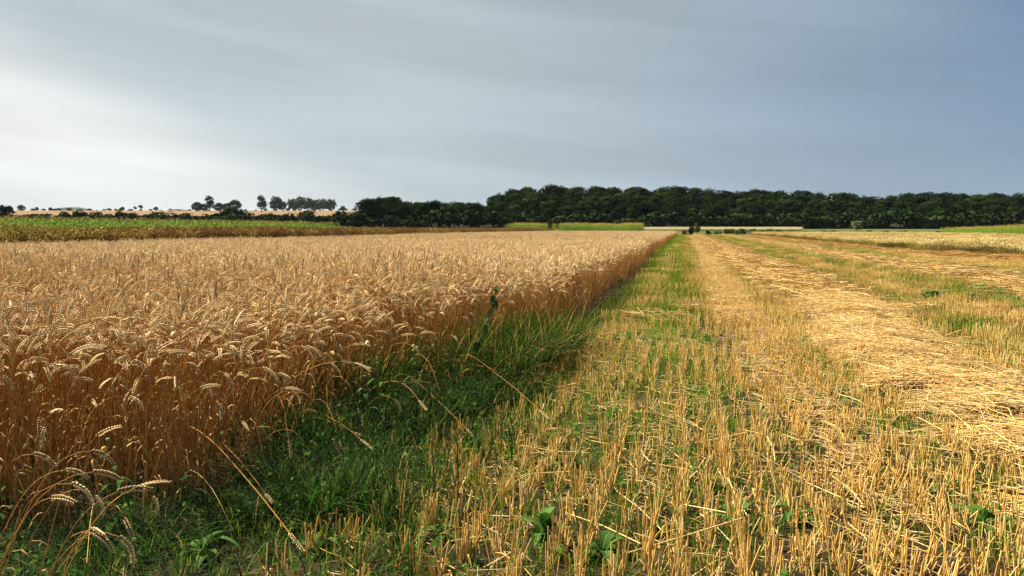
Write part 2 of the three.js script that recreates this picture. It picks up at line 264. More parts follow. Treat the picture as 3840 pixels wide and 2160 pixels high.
{
  const r = rng(501), near = [], mid = [], far = [];
  for (let z = -2.2; z > -9; z -= 0.085) for (let x = -2.4; x < 6.5; x += 0.09) {
    const px = rowed(x) + (r() - 0.5) * 0.05, pz = z + (r() - 0.5) * 0.13, e = edgeX(pz) + 0.25;
    if (px < e || px > -pz * 0.62 + 1.8) continue;
    const shade = px < -1.0 && pz > -5.6 ? 0.5 + 0.5 * ss(-1.3, -1.9, px) : green(px, pz) * 0.45; if (r() < shade || fbm(px * 6, pz * 3.2, 55, 2) < 0.33 + 0.12 * r()) continue;
    const tr = Math.exp(-Math.pow((px - TRACK(pz)) / 0.3, 2));
    near.push([px, 0, pz, (r() - 0.5) * 0.8, tr * 0.25 + (r() - 0.5) * 0.14, (r() - 0.5) * 0.14 - tr * 0.12, 0.85 + r() * 0.35, (0.8 + r() * 0.45) * (1 - tr * 0.05)]);
  }
  for (let z = -9; z > -34; z -= 0.45) for (let x = -1.6; x < 14; x += 0.45) {
    const px = x + (r() - 0.5) * 0.3, pz = z + (r() - 0.5) * 0.3; if (px < edgeX(pz) + 0.35 || px > RIGHT_EDGE(pz) || px > -pz * 0.66 + 2.5 || r() < green(px, pz) * 0.7) continue;
    mid.push([px, 0, pz, (r() - 0.5) * 0.2 + (r() < 0.5 ? Math.PI : 0), 0, 0, 0.95 + r() * 0.15, 0.8 + r() * 0.4]);
  }
  for (let z = -34; z > -168; z -= 0.95) for (let x = -1.4; x < 14; x += 0.95) {
    const px = x + (r() - 0.5) * 0.5, pz = z + (r() - 0.5) * 0.5; if (px < edgeX(pz) + 0.4 || px > RIGHT_EDGE(pz) || r() < green(px, pz) * 0.6) continue;
    far.push([px, 0, pz, r() < 0.5 ? Math.PI : 0, 0, 0, 1, 0.8 + r() * 0.35]);
  }
  const tuft = seed => { const q = rng(seed), g = new GB(); for (let i = 0; i < 5; i++) stub(g, q, V((q() - 0.5) * 0.05, 0, (q() - 0.5) * 0.11), 0.075 + q() * 0.11, 0.0025 + q() * 0.0014, 5, vary(q() < 0.4 ? PALESTRAW : STUB, q, 0.2)); if (q() < 0.7) { const a = q() * 6.28, x = Math.cos(a), z = Math.sin(a); g.ribbon([V(0, 0.03, 0), V(x * 0.05, 0.075, z * 0.05), V(x * 0.09, 0.02, z * 0.09)], [0.004, 0.006, 0.001], V(-z, 0, x), vary(DRYLEAF, q, 0.3)); } return g.geo(); };
  const patch = (seed, n, w, sides, k, rad) => { const q = rng(seed), g = new GB(); for (let i = 0; i < n; i++) stub(g, q, V(rowed((q() - 0.5) * w) + (q() - 0.5) * 0.04, 0, (q() - 0.5) * w), (0.11 + q() * 0.11) * k, rad, sides, vary(q() < 0.25 ? PALESTRAW : STUB, q, 0.2)); return g.geo(); };
  deal(near, 9, r).forEach((l, k) => mass(stubble, 'stubble_tuft', tuft(510 + k), M.straw, l));
  deal(mid, 5, r).forEach((l, k) => mass(stubble, 'stubble_tuft', patch(530 + k, 75, 0.5, 3, 1, 0.003), M.straw, l));
  deal(far, 4, r).forEach((l, k) => mass(stubble, 'stubble_tuft', patch(540 + k, 170, 1.0, 3, 1.05, 0.0048), M.straw, l));
}

// ---------------------------------------------------------------- grass and small weeds among the stubble
function blade(g, r, at, len, w, c, lean = 0.5, phi = r() * 6.283, segs = 4) {
  const pts = [], wid = [], dx = Math.cos(phi), dz = Math.sin(phi), arch = lean * (0.5 + r());
  let x = 0, y = 0; for (let i = 0; i <= segs; i++) { const s = i / segs; pts.push(V(at.x + dx * x, y, at.z + dz * x)); wid.push(w * (s < 0.15 ? 0.7 : 1) * (1 - s * s * 0.97)); const th = arch * (0.25 + s * 1.5); x += Math.sin(th) * len / segs; y += Math.cos(th) * len / segs; }
  g.ribbon(pts, wid, V(-dz, 0, dx), c);
}
const LIME = [0.17, 0.25, 0.02], GREEN = [0.046, 0.118, 0.009], DARKGREEN = [0.013, 0.034, 0.005];
const turfGrass = stuff('stubble_grass', 'fresh green grass sprouting in strips between the stubble rows', 'grass');
{
  const r = rng(601), near = [], mid = [], far = [], herb = [];
  for (let z = -2.2; z > -11; z -= 0.11) for (let x = -2.6; x < 7; x += 0.11) {
    const px = x + (r() - 0.5) * 0.11, pz = z + (r() - 0.5) * 0.11; if (px < edgeX(pz) + 0.1 || px > -pz * 0.62 + 1.8) continue;
    const d = green(px, pz); if (r() > d * 0.95 + 0.05) continue;
    const t = mix3([0.8, 0.85, 0.8], [1.7, 1.45, 1.0], Math.min(1, fbm(px * 1.7, pz * 1.7, 71) * 1.2 * ss(-2.6, -8, pz) + 0.1));
    near.push([px, 0, pz, r() * 6.28, (r() - 0.5) * 0.2, (r() - 0.5) * 0.2, 0.6 + r() * 0.7, (0.55 + r() * 0.6), t]);
    if (r() < 0.1) herb.push([px + 0.05, 0, pz, r() * 6.28, 0, 0, 0.6 + r() * 0.8, 0.6 + r() * 0.8]);
  }
  for (let z = -11; z > -40; z -= 0.4) for (let x = -1.5; x < 13.5; x += 0.4) {
    const px = x + (r() - 0.5) * 0.4, pz = z + (r() - 0.5) * 0.4; if (px < edgeX(pz) + 0.15 || px > RIGHT_EDGE(pz) || px > -pz * 0.66 + 2.5) continue;
    const d = green(px, pz); if (r() > d * 1.05) continue;
    mid.push([px, 0, pz, r() * 6.28, 0, 0, 0.8 + r() * 0.4, 0.7 + r() * 0.5, mix3([1, 0.9, 0.9], [1.9, 1.4, 1.1], r())]);
  }
  for (let z = -40; z > -168; z -= 0.8) for (let x = -1.4; x < 13.5; x += 0.8) {
    const px = x + (r() - 0.5) * 0.6, pz = z + (r() - 0.5) * 0.6; if (px < edgeX(pz) + 0.2 || px > RIGHT_EDGE(pz)) continue;
    if (r() > green(px, pz) * 1.1) continue;
    far.push([px, 0, pz, r() * 6.28, 0, 0, 0.9 + r() * 0.4, 0.8 + r() * 0.5, mix3([1.2, 1.05, 0.9], [2.0, 1.5, 1.1], r())]);
  }
  const tuft = (seed, n, w, len, wid, segs) => { const q = rng(seed), g = new GB(); for (let i = 0; i < n; i++) blade(g, q, V((q() - 0.5) * w, 0, (q() - 0.5) * w), len * (0.5 + q() * 0.7), wid * (0.6 + q() * 0.7), vary(q() < 0.3 ? LIME : GREEN, q, 0.3), 0.55, undefined, segs); return g.geo(); };
  deal(near, 6, r).forEach((l, k) => mass(turfGrass, 'grass_tuft', tuft(610 + k, 11, 0.09, 0.19, 0.0045, 4), M.grass, l));
  deal(mid, 4, r).forEach((l, k) => mass(turfGrass, 'grass_tuft', tuft(620 + k, 125, 0.5, 0.22, 0.006, 2), M.grass, l));
  deal(far, 3, r).forEach((l, k) => mass(turfGrass, 'grass_tuft', tuft(630 + k, 240, 1.0, 0.23, 0.011, 2), M.grass, l));
  const herbTuft = seed => { const q = rng(seed), g = new GB(); for (let i = 0; i < 9; i++) { const a = q() * 6.28, h = 0.02 + q() * 0.09, d = 0.01 + q() * 0.05; g.card(V(Math.cos(a) * d, h, Math.sin(a) * d), V(Math.cos(a) * 0.5, 0.9, Math.sin(a) * 0.5).normalize(), 0.014 + q() * 0.016, q() * 6, vary(GREEN, q, 0.3)); } return g.geo(); };
  deal(herb, 4, r).forEach((l, k) => mass(turfGrass, 'seedling', herbTuft(640 + k), M.leaf, l));
}
const rank = stuff('rank_grass', 'rank dark green grass and herbs growing up along the cut edge of the wheat', 'grass');
{
  const r = rng(651), tall = [], low = [], herb = [];
  for (let k = 0; k < 620; k++) { const z = -5.5 - r() * 3.8, x = edgeX(z) + 0.35 - r() * 1.15 - (z > -6.5 ? 0.15 : 0); tall.push([x, 0, z, (r() - 0.5) * 1.4, (r() - 0.5) * 0.2, (r() - 0.5) * 0.2 - 0.18, 0.75 + r() * 0.5, 0.65 + r() * 0.5, mix3([0.8, 0.85, 0.8], [1.7, 1.25, 1], r() * r())].map((v, i) => i === 7 ? v * 1.25 : v)); }
  for (let k = 0; k < 330; k++) { const z = -9.0 - Math.pow(r(), 1.6) * 75, x = edgeX(z) + 0.28 - r() * 0.55, s = 0.25 + 0.35 * fbm(x, z * 0.35, 77); if (fbm(3, z * 0.3, 78) < 0.42) continue; tall.push([x, 0, z, (r() - 0.5) * 1.6, 0, -0.25, s * 1.2, s, mix3([0.7, 0.7, 0.7], [1.4, 1.05, 0.9], r())]); }
  for (let k = 0; k < 3900; k++) { const z = -2.3 - r() * 4.2, e = Math.max(-2.9, edgeX(z)), x = e - 0.06 + r() * (z > -5.4 ? -0.9 - e : 0.9); if (r() < ss(-1.75, -1.05, x) * 0.9 || fbm(x * 3.5, z * 3.5, 57, 2) < 0.34) continue; low.push([x, 0, z, r() * 6.28, (r() - 0.5) * 0.3, (r() - 0.5) * 0.3, 0.7 + r() * 0.6, (0.5 + r() * 0.7) * (0.6 + 1.1 * fbm(x * 2.2, z * 2.2, 58, 2)) * (z > -4.2 ? mix(0.4, 1, ss(-2.3, -1.7, x)) : 1)]); if (r() < 0.11) herb.push([x, 0, z, r() * 6.28, (r() - 0.5) * 0.2, (r() - 0.5) * 0.2, 0.7 + r() * 0.7, 0.7 + r() * 0.8]); }
  for (let k = 0; k < 260; k++) { const z = -2.2 - r() * 1.5, x = -3.0 + r() * 1.4; low.push([x, 0, z, r() * 6.28, (r() - 0.5) * 0.2, (r() - 0.5) * 0.2, 0.8, 0.3 + r() * 0.4]); }
  for (let k = 0; k < 160; k++) { const z = -3 - r() * 5, x = edgeX(z) - 0.3 - r() * 1.8; low.push([x, 0, z, r() * 6.28, 0, 0, 0.9, 0.8 + r() * 0.6]); }
  const tallTuft = seed => { const q = rng(seed), g = new GB(); for (let i = 0; i < 11; i++) blade(g, q, V((q() - 0.5) * 0.11, 0, (q() - 0.5) * 0.11), 0.32 + q() * 0.4, 0.004 + q() * 0.005, vary(q() < 0.04 ? LIME : q() < 0.08 ? DRYLEAF : q() < 0.5 ? GREEN : DARKGREEN, q, 0.3), 0.85, (q() - 0.5) * 4.2, 6); return g.geo(); };
  const lowTuft = seed => { const q = rng(seed), g = new GB(); for (let i = 0; i < 7; i++) blade(g, q, V((q() - 0.5) * 0.08, 0, (q() - 0.5) * 0.08), 0.14 + q() * 0.3, 0.003 + q() * 0.005, vary(q() < 0.04 ? DRYLEAF : q() < 0.18 ? GREEN : DARKGREEN, q, 0.35), 0.9, undefined, 5); return g.geo(); };
  const herbStem = seed => { const q = rng(seed), g = new GB(), h = 0.14 + q() * 0.2, lx = (q() - 0.5) * 0.1; g.tube([V(0, 0, 0), V(lx * 0.4, h * 0.5, 0), V(lx, h, lx * 0.5)], [0.002, 0.0016, 0.001], 3, GREEN); for (let i = 0; i < 13; i++) { const s = 0.15 + 0.85 * i / 12, a = i * 2.4 + q(), d = 0.014 + 0.024 * q(); g.card(V(lx * s + Math.cos(a) * d, h * s, Math.sin(a) * d), V(Math.cos(a) * 0.6, 0.8, Math.sin(a) * 0.6).normalize(), 0.009 + q() * 0.011, q() * 6, vary(q() < 0.5 ? GREEN : DARKGREEN, q, 0.3), 1.9); } return g.geo(); };
  deal(tall, 6, r).forEach((l, k) => mass(rank, 'grass_tuft', tallTuft(660 + k), M.grass, l));
  deal(low, 6, r).forEach((l, k) => mass(rank, 'grass_tuft', lowTuft(670 + k), M.grass, l));
  deal(herb, 5, r).forEach((l, k) => mass(rank, 'herb', herbStem(680 + k), M.leaf, l));
}

// ---------------------------------------------------------------- loose straw: windrows and litter
function strawTube(g, r, mid, dir, len, rad, sides, c) { const d = V().copy(dir).normalize(), n = V(d.z, 0, -d.x), b = (r() - 0.5) * (r() < 0.35 ? 0.4 : 0.1) * len; g.tube([V().copy(mid).addScaledVector(d, -len / 2), V().copy(mid).addScaledVector(n, b).add(V(0, Math.abs(b) * 0.3, 0)), V().copy(mid).addScaledVector(d, len / 2)], rad, sides, c); }
{
  const mat = (seed, n, w, dpt, len, rad, sides, rise) => { const q = rng(seed), g = new GB(); for (let i = 0; i < n; i++) { const a = (q() + q() - 1) * 1.5, y = q() * rise; strawTube(g, q, V((q() - 0.5) * w, y, (q() - 0.5) * dpt), V(Math.cos(a), (q() - 0.5) * 0.36, Math.sin(a)), len * (0.5 + q()), rad * (0.7 + q() * 0.6), sides, vary(q() < 0.65 ? [0.6, 0.435, 0.19] : q() < 0.6 ? STUB : [0.36, 0.27, 0.15], q, 0.24)); if (q() < 0.3) { const p = V((q() - 0.5) * w, y, (q() - 0.5) * dpt), b = q() * 6.28, l = len * (0.2 + q() * 0.3), dx = Math.cos(b) * l, dz = Math.sin(b) * l; g.ribbon([p, V(p.x + dx * 0.5, p.y + (q() - 0.2) * 0.03, p.z + dz * 0.5), V(p.x + dx, p.y - 0.01, p.z + dz)], [rad * 2, rad * 3.4, rad], V(-dz, 0.4 * l, dx).normalize(), vary(DRYLEAF, q, 0.3)); } } return g.geo(); };
  const nearMats = [0, 1, 2, 3, 4, 5].map(k => mat(710 + k, 38, 0.42, 0.3, 0.34, 0.0024, 4, 0.07)), farMats = [0, 1, 2, 3].map(k => mat(730 + k, 90, 0.9, 0.8, 0.4, 0.004, 3, 0.13));
  const rows = [
    ['thick windrow of loose pale straw running down the stubble between the wheel track and the green strip', 2.55, 0.68, 0.22, -3.6, -165, 1],
    ['pale flat windrow of straw halfway across the stubble towards the oat crop', 7.6, 0.75, 0.16, -10, -165, 0.8],
    ['brown windrow of straw lying along the foot of the pale oat crop', 12.0, 0.5, 0.15, -24, -150, 0.7],
  ];
  rows.forEach(([label, cx, hw, hh, z0, z1, dens], w) => {
    const o = stuff('straw_windrow', label, 'straw'), r = rng(750 + w), near = [], far = [];
    const centre = z => cx + 0.18 * Math.sin(z * 0.21 + w) + 0.25 * (fbm(w, z * 0.12, 81) - 0.5) + (w === 2 ? RIGHT_EDGE(z) - 12.1 : 0);
    const top = (u, z) => hh * Math.max(0, 1 - u * u) * (0.05 + 2.1 * Math.pow(fbm(u * 2.2 + 9 * w, z * 1.25, 83), 1.5));
    for (let z = z0; z > Math.max(z1, -16); z -= 0.05) for (let k = 0; k < 2; k++) {
      const u = (r() + r() - 1) * 1.15, px = centre(z) + u * hw, h = top(u, z), lump = fbm(px * 1.5, z * 1.7, 85); if (r() > dens || lump < 0.43) continue;
      near.push([px, 0.015 + h * (r() < 0.7 ? 0.65 + r() * 0.35 : r()), z, (r() - 0.5) * 1.7, (r() - 0.5) * 0.4, -u * 0.25 + (r() - 0.5) * 0.24, 0.8 + r() * 0.5]);
    }
    for (let z = Math.min(z0, -16); z > z1; z -= 0.42) for (let k = 0; k < 4; k++) {
      const u = (r() + r() - 1) * 1.1, px = centre(z) + u * hw, h = top(u, z); if (r() > dens || fbm(px * 0.8, z * 0.9, 85) < 0.33) continue;
      far.push([px, 0.02 + h * (0.5 + r() * 0.5), z + (r() - 0.5) * 0.4, (r() - 0.5) * 1.0, (r() - 0.5) * 0.2, (r() - 0.5) * 0.2, 0.8 + r() * 0.5, undefined, w === 2 ? [0.85, 0.72, 0.6] : undefined]);
    }
    deal(near, 6, r).forEach((l, k) => mass(o, 'straw_bundle', nearMats[k], M.straw, l));
    deal(far, 4, r).forEach((l, k) => mass(o, 'straw_bundle', farMats[k], M.straw, l));
  });
  // chaff litter over the whole harvested strip and the flattened wheel track
  const o = stuff('straw_litter', 'short pale straw litter strewn over the stubble and flattened along the wheel track', 'straw'), r = rng(790), lit = [], lit2 = [];
  for (let k = 0; k < 900; k++) { const z = -2.3 - r() * 9, x = -1.6 + r() * 7; if (x < edgeX(z) + 0.3 || x > -z * 0.62 + 1.8) continue; lit.push([x, 0.01 + r() * 0.03, z, r() * 6.28, (r() - 0.5) * 0.3, (r() - 0.5) * 0.3, 0.6 + r() * 0.5]); }
  for (let z = -3.5; z > -12; z -= 0.12) lit.push([TRACK(z) + (r() - 0.5) * 0.4, 0.03 + r() * 0.05, z, 1.57 + (r() - 0.5), 0, 0, 0.7 + r() * 0.4]);
  for (let z = -12; z > -160; z -= 0.3) lit2.push([TRACK(z) + (r() - 0.5) * 0.35, 0.05 + r() * 0.06, z, 1.57 + (r() - 0.5) * 0.6, 0, 0, 0.55 + r() * 0.3]);
  for (let k = 0; k < 260; k++) { const z = -12 - Math.pow(r(), 1.3) * 150, x = -1 + r() * 13; lit2.push([x, 0.03, z, r() * 6.28, 0, 0, 0.7 + r() * 0.4]); }
  const thin = [0, 1, 2].map(k => mat(795 + k, 9, 0.5, 0.4, 0.2, 0.0018, 4, 0.05));
  deal(lit, 3, r).forEach((l, k) => mass(o, 'straw_bundle', thin[k], M.straw, l));
  deal(lit2, 4, r).forEach((l, k) => mass(o, 'straw_bundle', farMats[k], M.straw, l));
}

// ---------------------------------------------------------------- the crops either side and beyond
{ // brown and olive weedy crop left of the wheat
  const o = stuff('weedy_crop', 'tall strip of olive and rust-brown seeding crop standing behind the wheat', 'crop'), r = rng(801), list = [];
  const plant = (seed, cA, cB) => { const q = rng(seed), g = new GB(), H = 1.35 + q() * 0.2; g.tube([V(0, 0, 0), V(0.02, H * 0.5, 0.01), V(0.04, H * 0.95, 0)], [0.007, 0.005, 0.002], 3, cB);
    for (let i = 0; i < 9; i++) { const s = 0.3 + 0.65 * q(), a = q() * 6.28, l = 0.16 + 0.28 * q(); g.tube([V(0.02, H * s, 0), V(Math.cos(a) * l * 0.6, H * s + l * 0.5, Math.sin(a) * l * 0.6), V(Math.cos(a) * l, H * s + l * 0.8, Math.sin(a) * l)], 0.003, 3, cB);
      for (let k = 0; k < 11; k++) { const u = 0.2 + 0.85 * q(); g.card(V(Math.cos(a) * l * u + (q() - 0.5) * 0.1, H * s + l * u * 0.8 + (q() - 0.5) * 0.12, Math.sin(a) * l * u + (q() - 0.5) * 0.1), V(q() - 0.5, q() * 0.8, q() - 0.5).normalize(), 0.03 + q() * 0.035, q() * 6, vary(q() < 0.6 ? cA : cB, q, 0.3), 1.6); } }
    return g.geo(); };
  const OL = [0.16, 0.16, 0.015], RU = [0.15, 0.078, 0.022], YE = [0.34, 0.26, 0.05];
  const kinds = [plant(811, OL, YE), plant(812, OL, RU), plant(813, RU, YE), plant(814, RU, RU), plant(815, YE, RU)], per = kinds.map(() => []);
  for (let z = -6; z > -168; z -= z > -60 ? 0.24 : 0.36) { const x0 = WHEAT_LEFT(z) - 0.9; for (let d = 0; d < 12; d += (z > -60 ? 0.26 : 0.36) * (d < 3 ? 0.8 : 1.5)) {
    const px = x0 - d + (r() - 0.5) * 0.26, pz = z + (r() - 0.5) * 0.26; if (-px > 1.05 * -pz + 8) continue;
    const n = fbm(px * 0.2, pz * 0.2, 91) + (r() - 0.5) * 0.3 + ss(-38, -75, pz) * 0.22 - 0.06, k = n < 0.42 ? (r() < 0.7 ? 0 : 1) : n < 0.52 ? (r() < 0.5 ? 1 : 4) : n < 0.62 ? 2 : 3;
    per[k].push([px, 0, pz, r() * 6.28, (r() - 0.5) * 0.2, (r() - 0.5) * 0.2, 0.85 + r() * 0.3, 0.8 + r() * 0.2 + (fbm(px * 0.35, pz * 0.35, 95) - 0.5) * 0.25]);
  } }
  per.forEach((l, k) => mass(o, 'crop_plant', kinds[k], M.leaf, l));
}
const maizeGeo = [0, 1, 2, 3].map(k => { const q = rng(830 + k), g = new GB(), H = 1.75, MZ = [0.095, 0.2, 0.013];
  g.tube([V(0, 0, 0), V(0, H * 0.5, 0.01), V(0.01, H, 0)], [0.014, 0.011, 0.005], 4, [0.16, 0.22, 0.05]);
  for (let i = 0; i < 11; i++) { const y = 0.25 + i * 0.14, a = (i % 2) * 3.14 + (q() - 0.5) * 1.2, l = 0.45 + q() * 0.25, dx = Math.cos(a), dz = Math.sin(a), pts = []; for (let j = 0; j <= 4; j++) { const s = j / 4; pts.push(V(dx * l * s * 0.75, y + l * (0.85 * s - 0.95 * s * s), dz * l * s * 0.75)); } g.ribbon(pts, [0.04, 0.075, 0.07, 0.05, 0.005], V(-dz, 0, dx), vary(MZ, q, 0.25), 0.25); }
  for (let i = 0; i < 6; i++) { const a = q() * 6.28; g.tube([V(0.01, H - 0.03, 0), V(Math.cos(a) * 0.06, H + 0.14, Math.sin(a) * 0.06), V(Math.cos(a) * 0.13, H + 0.22, Math.sin(a) * 0.13)], [0.007, 0.006, 0.003], 3, [0.34, 0.31, 0.1]); }
  return g.geo(); });
function maize(label, place, scale = 1, seed = 1, hue = [1, 1, 1]) { const o = stuff('maize_crop', label, 'maize'), r = rng(840 + seed), list = []; place((x, z, s = 1) => list.push([x + (r() - 0.5) * 0.12, land(x, z), z + (r() - 0.5) * 0.1, r() * 6.28, (r() - 0.5) * 0.1, (r() - 0.5) * 0.1, (0.92 + r() * 0.16) * scale * s, undefined, mix3([0.9, 0.95, 0.9], [1.6, 1.3, 1], r() * fbm(x * 0.15, z * 0.15, 97)).map((v, i) => v * hue[i])]), r); deal(list, 4, r).forEach((l, k) => mass(o, 'maize_plant', maizeGeo[k], M.leaf, l)); }
maize('green maize crop with pale tassels standing behind the olive and brown strip', (add, r) => { for (let x = -37; x > -58; x -= 0.8) for (let z = -14; z > -84; z -= 0.24) if (-x < 1.06 * -z + 10 && z > -82 - (x + 37) * 0.4) add(x, z); }, 1.06, 1);
maize('low block of green maize beyond the far end of the wheat field', (add, r) => { for (let z = -188; z > -205; z -= 1.2) for (let x = -42; x < -10; x += 0.35) if (!(x > -34.5 && x < -30 && r() < 0.85)) add(x, z, 0.85 + 0.45 * fbm(x * 0.12, 1, 96) + r() * 0.15); }, 1.12, 2, [1.35, 1.05, 1.2]);
maize('strip of yellow-green maize standing behind the pale oats at the edge of view', (add, r) => { for (let x = 40; x < 50; x += 0.8) for (let z = -70; z > -150; z -= 0.28) add(x + ss(-100, -150, z) * 3, z, 0.75 + 0.2 * ss(-140, -95, z) + r() * 0.12); }, 1.0, 3, [1.35, 1.05, 1.2]);

const oatPatch = (seed, heads, grass, n) => { const q = rng(seed), g = new GB(); for (let i = 0; i < n; i++) { const x = (q() - 0.5), z = (q() - 0.5), h = 0.48 + q() * 0.2, a = (q() - 0.5) * 2, lx = Math.cos(a) * 0.12, lz = Math.sin(a) * 0.12; g.ribbon([V(x, 0, z), V(x + lx * 0.4, h * 0.6, z + lz * 0.4), V(x + lx, h, z + lz)], [0.006, 0.006, 0.004], V(1, 0, 0.2), vary(grass, q, 0.3)); for (let k = 0; k < 3; k++) g.card(V(x + lx * (1 + k * 0.15), h + 0.02 + k * 0.03, z + lz * (1 + k * 0.15)), V(q() - 0.5, 0.5, q() - 0.5).normalize(), 0.03, q() * 6, vary(heads, q, 0.2), 2.2); }
  for (let i = 0; i < n * 0.7; i++) blade(g, q, V(q() - 0.5, 0, q() - 0.5), 0.3 + q() * 0.16, 0.011, vary(GREEN, q, 0.3), 0.35, undefined, 2); return g.geo(); };
{
  const o = stuff('oat_crop', 'pale feathery oat crop with a green foot standing right of the stubble', 'oats'), r = rng(861), a = [], b = [];
  for (let z = -20; z > -165; z -= 0.9) for (let x = 12.2; x < 41; x += 0.9) { const px = x + (r() - 0.5) * 0.5, pz = z + (r() - 0.5) * 0.5; if (px < RIGHT_EDGE(pz) + 1.2 || px > -pz * 0.5 + 6) continue; const n = fbm(px * 0.12, pz * 0.25, 98) + (r() - 0.5) * 0.25; (n > 0.5 ? a : b).push([px, 0, pz, r() * 6.28, 0, 0, 1, 0.85 + r() * 0.3]); }
  mass(o, 'oat_patch', oatPatch(871, [0.5, 0.4, 0.155], [0.31, 0.24, 0.055], 150), M.leaf, a.filter((_, i) => i % 2)); mass(o, 'oat_patch', oatPatch(872, [0.5, 0.42, 0.19], [0.28, 0.21, 0.05], 150), M.leaf, a.filter((_, i) => !(i % 2)));
  mass(o, 'oat_patch', oatPatch(873, [0.36, 0.26, 0.1], [0.23, 0.155, 0.045], 140), M.leaf, b);
}
{
  const o = stuff('cream_crop', 'thin cream-coloured strip of crop in front of the dark wood', 'crop'), r = rng(881), a = [];
  for (let D = 214; D < 250; D += 1.6) for (let l = 0.1 * D; l < 0.36 * D; l += 1.2) { const [x, z] = frame(l + r(), D + r()); a.push([x, land(x, z), z, r() * 6.28, 0, 0, 1.4, 1.0]); }
  mass(o, 'crop_patch', oatPatch(882, [0.42, 0.38, 0.22], [0.3, 0.25, 0.1], 90), M.leaf, a);
}

// ---------------------------------------------------------------- trees and bushes
function crownGeo(seed, o) {
  const q = rng(seed), g = new GB(), blobs = [];
  for (let i = 0; i < o.blobs; i++) { const y = -0.75 + 1.7 * q(), a = q() * 6.283, w = Math.sqrt(Math.max(0, 1 - y * y)) * (o.top ? mix(0.75, 1.15, (y + 1) / 2) : 1), rr = Math.pow(q(), 0.45); blobs.push([V(Math.cos(a) * o.rx * w * rr * 0.82, o.cy + y * o.ry * 0.82, Math.sin(a) * o.rx * w * rr * 0.82), o.rb * (0.65 + q() * 0.7), vary(o.c, q, 0.22)]); }
  for (let i = 0; i < o.cards; i++) { const [c, rb, col] = blobs[i % o.blobs], d = V(q() - 0.5, q() - 0.38, q() - 0.5).normalize(), p = V().copy(c).addScaledVector(d, rb * (0.55 + 0.5 * q())); p.y = Math.max(p.y, o.floor ?? 0.15); const n = V().copy(d).add(V((q() - 0.5) * 1.3, (q() - 0.5) * 1.3, (q() - 0.5) * 1.3)).normalize(); g.card(p, n, o.size * (0.6 + q() * 0.8), q() * 6.283, vary(col, q, 0.2), 1.25, V().copy(n).lerp(d, 0.4).normalize()); }
  return g.geo();
}
function trunkGeo(seed, H, rad, cy) { const q = rng(seed), g = new GB(); g.tube([V(0, -0.3, 0), V(0.05, H * 0.2, 0.03), V(-0.08, H * 0.5, 0.05), V(0.05, H * 0.86, 0)], [rad * 1.35, rad, rad * 0.65, rad * 0.15], 7, BARK); for (let i = 0; i < 6; i++) { const a = i * 1.05 + q(), y = H * (0.28 + 0.45 * q()), l = cy * (0.2 + 0.2 * q()); g.tube([V(0, y, 0), V(Math.cos(a) * l * 0.5, y + l * 0.35, Math.sin(a) * l * 0.5), V(Math.cos(a) * l, y + l * 0.8, Math.sin(a) * l)], [rad * 0.5, rad * 0.32, rad * 0.08], 5, BARK); } return g.geo(); }
function treeKind(seed, o) { return { crown: crownGeo(seed, o), trunk: trunkGeo(seed + 1, o.H, o.trunk, o.cy), H: o.cy + o.ry }; }
function plantTree(kind, name, label, category, r, D, h, turn, group, wide = 1) {
  const [x, z] = frame(r, D), o = thing(name, label, category, x, land(x, z), z, turn, group), s = h / kind.H; o.scale.set(s * wide, s, s * wide);
  if (kind.trunk) part('trunk', kind.trunk, M.bark, o); part('crown', kind.crown, M.crown, o); return o;
}
const WOOD = [0.006, 0.0155, 0.003], WOOD2 = [0.009, 0.021, 0.003], WILLOW = [0.13, 0.16, 0.085];
const woodKinds = [
  treeKind(901, { rx: 3.4, ry: 4.6, cy: 7.4, H: 10, trunk: 0.24, blobs: 16, rb: 1.75, cards: 1900, size: 0.5, c: WOOD, floor: 0.9 }),
  treeKind(903, { rx: 3.9, ry: 4.2, cy: 7.6, H: 10, trunk: 0.26, blobs: 13, rb: 2.0, cards: 1900, size: 0.52, c: WOOD, top: 1, floor: 0.9 }),
  treeKind(905, { rx: 2.8, ry: 5.0, cy: 6.9, H: 10, trunk: 0.2, blobs: 18, rb: 1.5, cards: 1700, size: 0.46, c: WOOD2, floor: 1.2 }),
  treeKind(907, { rx: 3.6, ry: 4.4, cy: 7.2, H: 10, trunk: 0.24, blobs: 12, rb: 2.1, cards: 1900, size: 0.55, c: [0.007, 0.018, 0.004], floor: 0.8 }),
  treeKind(909, { rx: 3.1, ry: 4.4, cy: 7.3, H: 10, trunk: 0.2, blobs: 15, rb: 1.7, cards: 1700, size: 0.46, c: [0.016, 0.031, 0.004], top: 1, floor: 0.9 }),
];
const bushKinds = [0, 1, 2, 3].map(k => ({ crown: crownGeo(920 + k, { rx: 1.25, ry: 0.95, cy: 0.95, blobs: 16, rb: 0.5, cards: 420, size: 0.26, c: [[0.012, 0.025, 0.006], [0.016, 0.03, 0.007], [0.021, 0.036, 0.009], [0.013, 0.026, 0.008]][k], floor: 0.03 }), H: 1.95 }));
